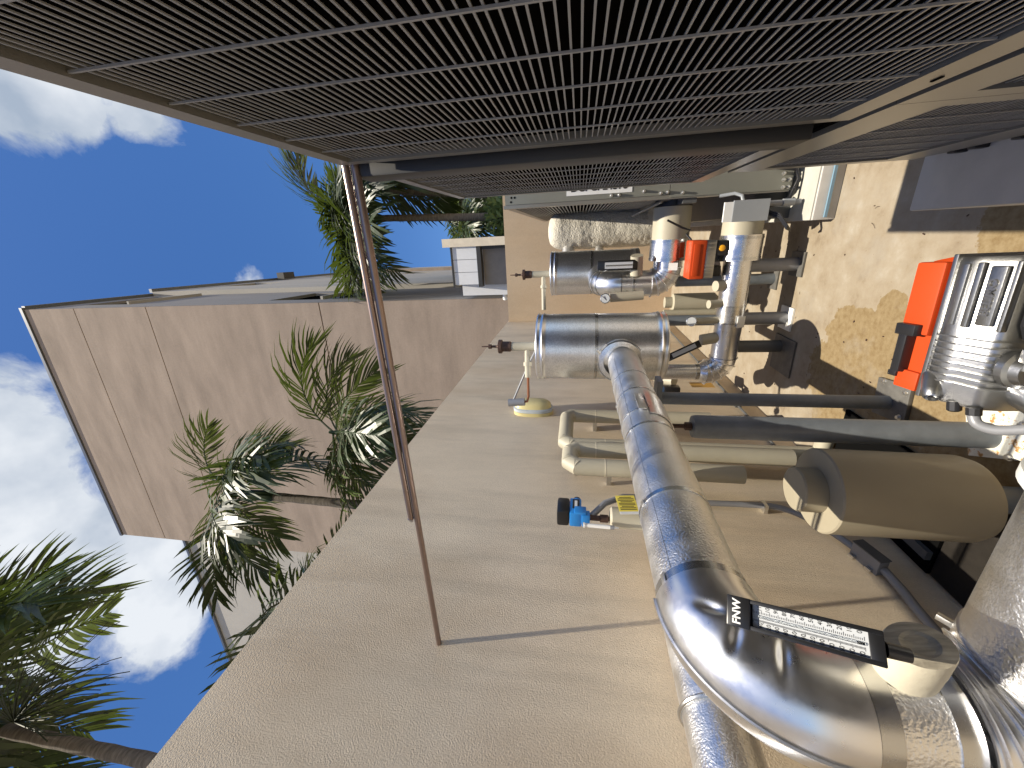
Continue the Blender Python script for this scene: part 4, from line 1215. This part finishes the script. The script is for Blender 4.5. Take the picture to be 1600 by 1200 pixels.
# ---------------------------------------------------------------- beige pots
pt = thing('pot_feeder', 'big beige insulated pot with narrow neck below the main pipe', 'pot feeder', (-0.985, 1.46, 0.1))
pc = (-1.005, 1.46)
part('pot_body', MB().lathe((pc[0], pc[1], 0.70), -Z, [(-0.004, 0.10), (-0.003, 0.161), (0.003, 0.166), (0.47, 0.160), (0.50, 0.150), (0.517, 0.11), (0.52, 0.05)], 64), 'pot', pt, 30)
part('pot_neck', MB().lathe((pc[0], pc[1], 0.705), Z, [(0, 0.088), (0.072, 0.087), (0.078, 0.083), (0.079, 0.060)], 48), 'pot', pt, 30)
part('pot_leg', MB().cyl((pc[0], pc[1], 0.005), (pc[0], pc[1], 0.18), 0.05, None, 18), 'greypipe', pt)
pt2 = thing('pot_feeder', 'smaller beige insulated pot under the rear tank', 'pot feeder', (-0.71, 4.2, 0))
part('pot_body', MB().lathe((-0.71, 4.2, 0.71), -Z, [(0, 0.06), (0.01, 0.088), (0.40, 0.09), (0.44, 0.05)], 32), 'beige', pt2)
part('pot_neck', MB().cyl((-0.71, 4.2, 0.705), (-0.71, 4.2, 0.78), 0.055, None, 24), 'beige', pt2)
part('side_pipe', MB().tube([(-0.80, 4.12, 0.80), (-0.80, 4.12, 0.10)], 0.03, 14), 'beige', pt2)
part('pot_leg', MB().cyl((-0.71, 4.2, 0.005), (-0.71, 4.2, 0.28), 0.04, None, 14), 'greypipe', pt2)
sp2 = thing('tank_stand', 'slate grey pole holding up the front tank above the low pipe', 'stand', (-0.78, 3.62, 0))
part('post', MB().cyl((-0.775, 3.62, 0.01), (-0.775, 3.62, 1.10), 0.047, None, 22), 'greypipe', sp2)
part('bracket', MB().obox((-0.785, 3.30, 1.02), (X, Y, Z), (0.04, 0.36, 0.025), 0.003), 'greypipe', sp2)
sp3 = thing('tank_stand', 'slate grey pole under the pleated elbow of the rear pipe', 'stand', (-0.44, 3.74, 0))
part('post', MB().cyl((-0.445, 3.72, 0.01), (-0.445, 3.72, 0.80), 0.045, None, 22), 'greypipe', sp3)
part('foot', MB().box((-0.53, 3.64, 0.002), (-0.36, 3.80, 0.012)), 'darkplate', sp3, 0)

# ---------------------------------------------------------------- beige pipes along the wall
def mitre_u(root, x, ya, yb, zt, zba, zbb, r):
    c = 0.05
    pa = [(x, ya, zba), (x, ya, zt - c), (x, ya + math.copysign(c, yb - ya), zt), (x, yb - math.copysign(c, yb - ya), zt), (x, yb, zt - c), (x, yb, zbb)]
    for i in range(len(pa) - 1):
        d = (V(pa[i + 1]) - V(pa[i])).normalized()
        k = 0.02 if 0 < i else 0
        part('cover_length', MB().cyl(V(pa[i]) - d * k, V(pa[i + 1]) + d * 0.02, r, None, 26), 'beige', root)


u1 = thing('insulated_loop', 'beige insulated pipe loop on the wall, the taller farther arch', 'pipe', (-1.45, 2.7, 0))
mitre_u(u1, -1.45, 3.00, 2.50, 1.735, 0.6, 0.12, 0.056)
for yy, zz in ((3.00, 1.50), (2.50, 1.45)):
    part('cover_joint', ring_band((-1.45, yy, zz), Z, 0.056, 0.006, 0.001, 26), 'cork', u1)
part('foot_bend', MB().tube([(-1.45, 2.50, 0.14), (-1.44, 2.50, 0.08), (-1.40, 2.50, 0.06), (-1.2, 2.48, 0.06)], 0.05, 18), 'beige', u1)
part('pipe_clip', MB().box((-1.586, 2.985, 1.485), (-1.50, 3.075, 1.515)), 'band', u1, 0)
u2 = thing('insulated_loop', 'beige insulated pipe loop on the wall, the lower nearer arch', 'pipe', (-1.42, 2.3, 0))
mitre_u(u2, -1.42, 2.18, 2.40, 1.695, 0.65, 0.3, 0.055)
part('cover_joint', ring_band((-1.42, 2.18, 1.47), Z, 0.055, 0.006, 0.001, 26), 'cork', u2)
part('cover_joint', ring_band((-1.42, 2.40, 1.52), Z, 0.055, 0.006, 0.001, 26), 'cork', u2)
part('pipe_clip', MB().box((-1.586, 2.225, 1.42), (-1.47, 2.26, 1.45)), 'band', u2, 0)

# wall lamp
wlp = thing('wall_lamp', 'oval grey bulkhead lamp with yellowed lens on the stucco wall', 'lamp', (-1.55, 3.3, 2.06))
def oval(x, sy, sz, c=(3.33, 2.065), n_=36, pw=2.6):
    out = []
    for j in range(n_):
        a = 2 * PI * j / n_
        cy, cz = math.cos(a), math.sin(a)
        out.append((x, c[0] + sy * math.copysign(abs(cy) ** (2 / pw), cy), c[1] + sz * math.copysign(abs(cz) ** (2 / pw), cz)))
    return out
part('backplate', MB().rings([oval(-1.586, 0.105, 0.185), oval(-1.555, 0.105, 0.185), oval(-1.550, 0.09, 0.17)]), 'lens', wlp)
part('ring', MB().rings([oval(-1.5495, 0.108, 0.188), oval(-1.525, 0.108, 0.188), oval(-1.518, 0.098, 0.178)]), 'lampring', wlp)
part('lens_bowl', MB().rings([oval(-1.5175, 0.094, 0.172), oval(-1.485, 0.088, 0.165), oval(-1.462, 0.066, 0.135), oval(-1.455, 0.03, 0.07)]), 'lens', wlp, 50)

# flow switch near, flow switch far
fs = thing('flow_switch', 'blue and black flow switch standing behind the main pipe', 'flow switch', (-1.32, 1.75, 1.4))
fc = V((-1.35, 1.70, 1.0))
F = lambda dx, dy, dz: V((-1.36 + dx, 1.66 + dy, 1.60 + dz))
part('black_cover', MB().obox(F(0, 0, 0.115), (X, Y, Z), (0.045, 0.060, 0.032), 0.014), 'blackmetal', fs)
bb = part('blue_body', MB().obox(F(0, 0, 0.052), (X, Y, Z), (0.042, 0.062, 0.030), 0.008), 'flowblue', fs)
part('blue_boss', MB().obox(F(0.012, -0.035, 0.028), (X, Y, Z), (0.036, 0.026, 0.03), 0.006), 'flowblue', fs)
part('blue_foot', MB().obox(F(0, -0.045, 0.0), (X, Y, Z), (0.034, 0.022, 0.02), 0.004), 'flowblue', fs)
part('cable_port', MB().cyl(F(0, 0.055, 0.045), F(0, 0.088, 0.045), 0.024, None, 14), 'flowblue', fs)
part('port_cap', MB().cyl(F(0, 0.088, 0.045), F(0, 0.102, 0.045), 0.020, None, 14), 'black', fs)
npl = part('name_plate', MB().obox(F(0.043, 0.012, 0.050), (X, Y, Z), (0.0015, 0.036, 0.018)), 'black', fs, 0)
part('name_strip', MB().obox(F(0.045, 0.010, 0.050), (X, Y, Z), (0.001, 0.026, 0.007)), 'signwhite', fs, 0)
part('stem', MB().lathe(F(0, -0.035, -0.02), -Z, [(0, 0.014), (0.05, 0.014), (0.052, 0.020), (0.09, 0.020), (0.095, 0.012), (0.13, 0.012)], 12), 'brown', fs)
part('insulated_tee', MB().lathe(F(0.0, -0.02, -0.12), -Z, [(0, 0.04), (0.01, 0.052), (0.22, 0.055)], 26), 'beige', fs)
part('cable_bundle', MB().tube([F(0, -0.02, -0.03), F(0.03, 0.05, -0.10), F(0.04, 0.10, -0.20), F(0.02, 0.13, -0.30)], 0.016, 10), 'conduit', fs)
tg = thing('instruction_tag', 'yellow printed tag hanging by the blue flow switch', 'tag', tuple(F(0.06, 0.0, -0.21)))
tgc = F(0.066, 0.012, -0.205)
ty = V((0.1, 1, 0.12)).normalized()
tzv = V((0, -0.12, 1)).normalized()
part('tag_card', MB().obox(tgc, (X, ty, tzv), (0.001, 0.056, 0.048)), 'yellow', tg, 0)
part('tag_margin', MB().obox(tgc - ty * 0.064, (X, ty, tzv), (0.001, 0.008, 0.048)), 'signwhite', tg, 0)
lnm = MB()
for i in range(9):
    lnm.obox(tgc + X * 0.0015 + ty * (0.042 - i * 0.0105) + tzv * 0.0, (X, ty, tzv), (0.0004, 0.0022, 0.040 if i % 3 else 0.030))
part('print_lines', lnm, 'ink', tg, 0)
th2 = thing('tube_marker', 'small white plastic tube hanging beside the blue flow switch', 'tube', tuple(F(0.02, -0.11, -0.05)))
part('tube_body', MB().cyl(F(0.02, -0.115, 0.005), F(0.02, -0.118, -0.115), 0.010, None, 12), 'white', th2)
part('tube_cap', MB().cyl(F(0.02, -0.118, -0.115), F(0.02, -0.118, -0.135), 0.010, None, 12), 'conduit', th2)
part('tube_tip', MB().cyl(F(0.02, -0.118, -0.135), F(0.02, -0.118, -0.155), 0.006, 0.003, 10), 'white', th2)
part('tube_head', MB().cyl(F(0.02, -0.115, 0.005), F(0.02, -0.115, 0.014), 0.013, None, 12), 'white', th2)

f2 = thing('flow_switch', 'black flow switch low on the wall below the front tank', 'flow switch', (-1.5, 3.72, 0.8))
part('black_cover', MB().obox((-1.47, 3.68, 0.75), (X, Y, Z), (0.04, 0.05, 0.075), 0.014), 'blackmetal', f2)
part('blue_body', MB().obox((-1.48, 3.72, 0.845), (X, Y, Z), (0.035, 0.04, 0.03), 0.006), 'flowblue', f2)
part('insulated_tee', MB().cyl((-1.44, 3.95, 0.84), (-1.42, 3.80, 0.70), 0.055, None, 20), 'beige', f2)
tg2 = thing('instruction_tag', 'amber tag low on the wall beside the pleated elbow', 'tag', (-1.46, 3.8, 0.43))
part('tag_card', MB().obox((-1.46, 3.80, 0.44), (X, Y, Z), (0.001, 0.065, 0.105)), 'amber', tg2, 0)
part('tag_margin', MB().obox((-1.46, 3.872, 0.44), (X, Y, Z), (0.001, 0.006, 0.105)), 'signwhite', tg2, 0)

# conduit run with junction box on the wall
cn = thing('wall_conduit', 'grey flexible conduit curving down the wall to a small box', 'conduit', (-1.56, 1.7, 0.2))
path = [(-1.555, 2.03, 1.16), (-1.555, 2.06, 0.90), (-1.555, 2.07, 0.62), (-1.55, 2.06, 0.50), (-1.55, 2.02, 0.42), (-1.55, 1.94, 0.345), (-1.55, 1.85, 0.295), (-1.55, 1.77, 0.262)]
part('conduit_tube', MB().tube(spline(path), 0.017, 12), 'conduit', cn)
part('conduit_tube', MB().tube(spline([(-1.55, 1.63, 0.215), (-1.55, 1.52, 0.215), (-1.55, 1.40, 0.225), (-1.55, 1.1, 0.23)]), 0.020, 12), 'conduit', cn)
part('box_body', MB().obox((-1.545, 1.70, 0.238), (X, (0, 1, 0.28), (0, -0.28, 1)), (0.04, 0.068, 0.026), 0.002), 'conduit', cn)
part('box_lid', MB().obox((-1.502, 1.70, 0.238), (X, (0, 1, 0.28), (0, -0.28, 1)), (0.0025, 0.071, 0.029)), 'skid', cn, 0)
part('box_tab', MB().obox((-1.575, 1.735, 0.286), (X, (0, 1, 0.28), (0, -0.28, 1)), (0.008, 0.014, 0.006)), 'bolt', cn, 0)
part('box_tab', MB().obox((-1.575, 1.655, 0.262), (X, (0, 1, 0.28), (0, -0.28, 1)), (0.008, 0.014, 0.006)), 'bolt', cn, 0)
part('conduit_clip', MB().box((-1.586, 2.035, 0.545), (-1.535, 2.095, 0.565)), 'bolt', cn, 0)
cl = thing('low_conduit', 'thin dark conduit running along the foot of the wall', 'conduit', (-1.56, 3.5, 0.16))
part('conduit_tube', MB().tube([(-1.572, 7.3, 0.165), (-1.572, 2.05, 0.175)], 0.011, 10), 'skid', cl)
for yy in (2.25, 3.55, 4.8):
    part('conduit_clip', MB().box((-1.586, yy, 0.148), (-1.535, yy + 0.03, 0.20)), 'skid', cl, 0)
mt_ = thing('black_floor_layer', 'black tray with grey rail on the floor at the foot of the wall', 'layer', (-1.35, 1.95, 0))  # thin black box laid along the foot of the wall
part('layer', MB().box((-1.575, 1.66, 0.003), (-1.09, 2.45, 0.02)), 'dark', mt_, 0)
part('rail', MB().box((-1.50, 1.665, 0.021), (-1.455, 2.44, 0.045)), 'skid', mt_, 0)

rm = thing('floor_shade_sheet', 'dark sheet standing in for shade on the floor between the wall and the low silver pipe', 'mat', (-1.3, 1.2, 0))  # added dark sheet: paints the shade on the floor beside the wall
part('shade_sheet', MB().obox((-1.30, 1.23, 0.008), (X, Y, Z), (0.27, 0.42, 0.006), 0.003), 'mat', rm)

# brown pole bundle between wall and chiller
pb = thing('conduit_pole', 'long brown metal pole bundle from the wall to the top of the near chiller', 'pole', (-0.7, 1.047, 2.2))
part('main_tube', MB().cyl((-1.587, 1.047, 2.212), (0.20, 1.047, 2.222), 0.0108, None, 18), 'pole', pb)
part('upper_tube', MB().cyl((-0.93, 1.040, 2.236), (0.20, 1.040, 2.246), 0.0098, None, 18), 'pole', pb)
part('thin_tube', MB().cyl((-1.245, 1.066, 2.229), (0.20, 1.066, 2.238), 0.0065, None, 12), 'pole', pb)
part('end_tip', MB().cyl((-0.945, 1.040, 2.236), (-0.93, 1.040, 2.236), 0.004, 0.0115, 12), 'band', pb)


# ================================================================= PALMS
def frond_mesh(name, length, droop, nleaf, leaf_len, seed, mat, fold=0.55, hang=0.5, width=0.026):
    r_ = random.Random(seed)
    mb = MB()
    N = 22
    pts, dirs = [], []
    p = V((0, 0, 0))
    ang = 0.0
    for i in range(N + 1):
        pts.append(p.copy())
        t = i / N
        ang = -droop * (t ** 1.5)
        d = V((math.cos(ang), 0.06 * math.sin(t * 3 + seed), math.sin(ang))).normalized()
        dirs.append(d)
        p = p + d * (length / N)
    mb.tube(pts, [0.018 * (1 - 0.85 * i / N) + 0.002 for i in range(N + 1)], 5)
    for s in (-1, 1):
        for k in range(nleaf):
            t = 0.16 + 0.83 * (k + r_.random() * 0.5) / nleaf
            x = t * N
            i = min(int(x), N - 1)
            q = pts[i].lerp(pts[i + 1], x - i)
            d = dirs[i]
            side = V((0, s, 0))
            upv = side.cross(d) * (1 if s < 0 else -1)
            upv = V((-d.z, 0, d.x))
            ll = leaf_len * (0.55 + 0.75 * math.sin(PI * min(1, t * 0.95 + 0.08))) * r_.uniform(0.75, 1.12)
            sw = 0.45 + 0.55 * t
            ld = (d * sw + side * (1.0 - 0.45 * t) + upv * r_.uniform(-0.1, fold)).normalized()
            wv = ld.cross(upv).normalized() * width * r_.uniform(0.7, 1.2)
            hg = V((0, 0, -hang * ll * r_.uniform(0.4, 1.25)))
            m1 = q + ld * ll * 0.5 + hg * 0.2
            m2 = q + ld * ll * 0.8 + hg * 0.55
            tip = q + ld * ll * 0.98 + hg
            o = len(mb.v)
            mb.v += [q - wv * 0.25, q + wv * 0.25, m1 - wv * 0.5, m1 + wv * 0.5, m2 - wv * 0.36, m2 + wv * 0.36, tip]
            mb.f += [(o, o + 1, o + 3, o + 2), (o + 2, o + 3, o + 5, o + 4), (o + 4, o + 5, o + 6)]
    me = bpy.data.meshes.new(name)
    me.from_pydata([tuple(v) for v in mb.v], [], mb.f)
    me.materials.append(MAT[mat])
    return me


FR = [frond_mesh('frond', 2.1, dr, 30, 0.66, sd_, mt, hang=hg, width=wd) for dr, sd_, mt, hg, wd in
      ((1.0, 1, 'leaf', 0.30, 0.058), (1.5, 2, 'leaf', 0.55, 0.055), (2.0, 3, 'leaf', 0.7, 0.052), (0.6, 4, 'leaf2', 0.25, 0.060), (1.7, 5, 'leaf', 0.4, 0.050))]


def palm(label, base, top, r0, fronds, k=1.0, crownshaft=True, bow=0.0, stalks=False, group='palms behind the yard walls'):
    t = thing('palm_tree', label, 'palm tree', base, group=group)
    b0, t0 = V(base), V(top)
    n_ = 40
    pth = [b0.lerp(t0, i / n_) + V((bow * math.sin(PI * i / n_), 0, 0)) for i in range(n_ + 1)]
    rs = [r0 * (1.15 - 0.35 * i / n_) * (1.06 if i % 2 else 0.97) for i in range(n_ + 1)]
    part('trunk', MB().tube(pth, rs, 14), 'bark', t, 60)
    d = (pth[-1] - pth[-2]).normalized()
    if crownshaft:
        part('crownshaft', MB().lathe(t0, d, [(0, r0 * 0.82), (0.12, r0 * 1.1), (0.6, r0 * 0.85), (1.0, r0 * 0.35)], 14), 'leaf', t, 60)
    c = t0 + d * 0.85
    for (az, el, ln, vi) in fronds:
        o = bpy.data.objects.new('frond', FR[vi])
        COL.objects.link(o)
        o.parent = t
        m = Matrix.Rotation(R(az), 3, 'Z') @ Matrix.Rotation(-R(el), 3, 'Y') @ Matrix.Rotation(R(rnd.uniform(-25, 25)), 3, 'X')
        o.rotation_euler = m.to_euler()
        o.location = c - b0 + V((0, 0, rnd.uniform(-0.1, 0.1)))
        o.scale = (ln * k,) * 3
    if stalks:
        s = MB()
        for i in range(60):
            p0 = t0 + V((0.12, 0.05, -0.15))
            dd = V((rnd.uniform(0.05, 1.0), rnd.uniform(-0.2, 0.6), rnd.uniform(-1.0, -0.15))).normalized()
            l_ = rnd.uniform(0.8, 1.35)
            s.tube(spline([p0, p0 + dd * l_ * 0.45, p0 + dd * l_ * 0.8 + V((0, 0, -0.06)), p0 + dd * l_ + V((rnd.uniform(-.08, .08), rnd.uniform(-.08, .08), -0.2))], 3), 0.006, 4)
        part('flower_stalk', s, 'stalk', t)
    return t


def ring_fronds(n_, e0, e1, ln, seed, az0=0):
    r_ = random.Random(seed)
    out = []
    for i in range(n_):
        u = i / n_
        out.append((az0 + i * 137.5 + r_.uniform(-15, 15), e0 + (e1 - e0) * ((i * 0.618) % 1) + r_.uniform(-8, 8), ln * r_.uniform(0.8, 1.15), r_.choice((0, 1, 1, 2, 4, 0, 2, 3))))
    return out


palm('tall palm with ringed trunk rising above the near end of the wall', (-6.5, 2.2, 0), (-5.72, 1.92, 9.0), 0.09, ring_fronds(24, -25, 75, 1.3, 3, 20), stalks=True, crownshaft=True)
palm('palm standing in front of the tall building, over the middle of the wall', (-4.95, 5.6, 0), (-4.4, 5.22, 7.3), 0.095, ring_fronds(11, -50, 70, 1.1, 12, 40))
palm('palm leaning close to the wall, right of the middle one', (-3.5, 5.8, 0), (-3.22, 5.62, 5.1), 0.08, ring_fronds(12, -55, 60, 0.9, 17, 0))
palm('low palm whose fronds just clear the top of the wall', (-5.2, 3.9, 0), (-5.05, 3.85, 4.7), 0.085, ring_fronds(8, -10, 60, 0.8, 23, 70))
palm('palm behind the brown pole, with the thicker trunk', (0.50, 15.1, 0), (0.84, 14.2, 8.7), 0.14, ring_fronds(22, -40, 80, 1.25, 31, 10), k=1.4)
palm('palm at the chiller edge, with the slimmer trunk', (1.05, 16.1, 0), (1.82, 15.3, 8.9), 0.12, ring_fronds(18, -40, 75, 1.2, 37, 90), k=1.4)
palm('feathery palm far behind the pavilion pillar', (1.3, 21.4, 0), (1.2, 21.2, 6.6), 0.14, ring_fronds(22, -45, 75, 1.35, 41, 5), k=1.2)
palm('feathery palm far behind at the chiller corner', (2.6, 23.0, 0), (2.5, 22.8, 7.0), 0.14, ring_fronds(22, -45, 75, 1.3, 43, 50), k=1.2)


def shrub(label, c, rx, rz, n_, seed):
    r_ = random.Random(seed)
    t = thing('leafy_shrub', label, 'shrub', (c[0], c[1], 0), group='shrubs beyond the end wall')
    part('stem', MB().tube([(c[0], c[1], 0), (c[0], c[1], c[2])], 0.06, 8), 'bark', t)
    m = MB()
    for i in range(n_):
        d = V((r_.gauss(0, 1), r_.gauss(0, 1), r_.gauss(0, 1))).normalized()
        p = V(c) + V((d.x * rx, d.y * rx, d.z * rz)) * r_.uniform(0.3, 1.0)
        a = (d + V((r_.uniform(-1, 1), r_.uniform(-1, 1), r_.uniform(-.6, .6))) * 0.8).normalized()
        b = a.cross(V((r_.random(), r_.random(), r_.random()))).normalized()
        l_ = r_.uniform(0.25, 0.5)
        w_ = l_ * 0.14
        m.add([p, p + a * l_ * .5 + b * w_, p + a * l_ - Z * 0.08, p + a * l_ * .5 - b * w_], [(0, 1, 2, 3)])
    part('crown', m, 'leafbg', t, 0)


shrub('bright leafy shrub directly above the end wall beside the pavilion', (0.75, 14.5, 3.7), 1.0, 1.2, 1500, 1)
shrub('bright leafy shrub behind the slim palm trunk', (1.6, 16.5, 4.2), 1.2, 1.5, 1500, 2)


# twigs, chips and leaf bits lying on the slab
db = MB()
rd = random.Random(19)
for i in range(150):
    x_, y_ = rd.uniform(-1.45, 0.9), rd.uniform(1.0, 5.5)
    a_ = rd.uniform(0, PI)
    if rd.random() < 0.35:
        l_ = rd.uniform(0.015, 0.05)
        d_ = V((math.cos(a_), math.sin(a_), 0))
        db.tube([V((x_, y_, 0.004)), V((x_, y_, 0.006)) + d_ * l_ * 0.5 + d_.cross(Z) * l_ * 0.12, V((x_, y_, 0.004)) + d_ * l_], 0.0011, 4)
    else:
        l_ = rd.uniform(0.003, 0.009)
        db.obox((x_, y_, 0.003), ((math.cos(a_), math.sin(a_), 0), (-math.sin(a_), math.cos(a_), 0), Z), (l_, l_ * rd.uniform(0.3, 0.8), 0.0018))
dbo = solo('debris', db, 'brown', kind='stuff', smooth=0)
dbo['label'] = 'small twigs and chips scattered on the concrete slab'
dbo['category'] = 'debris'
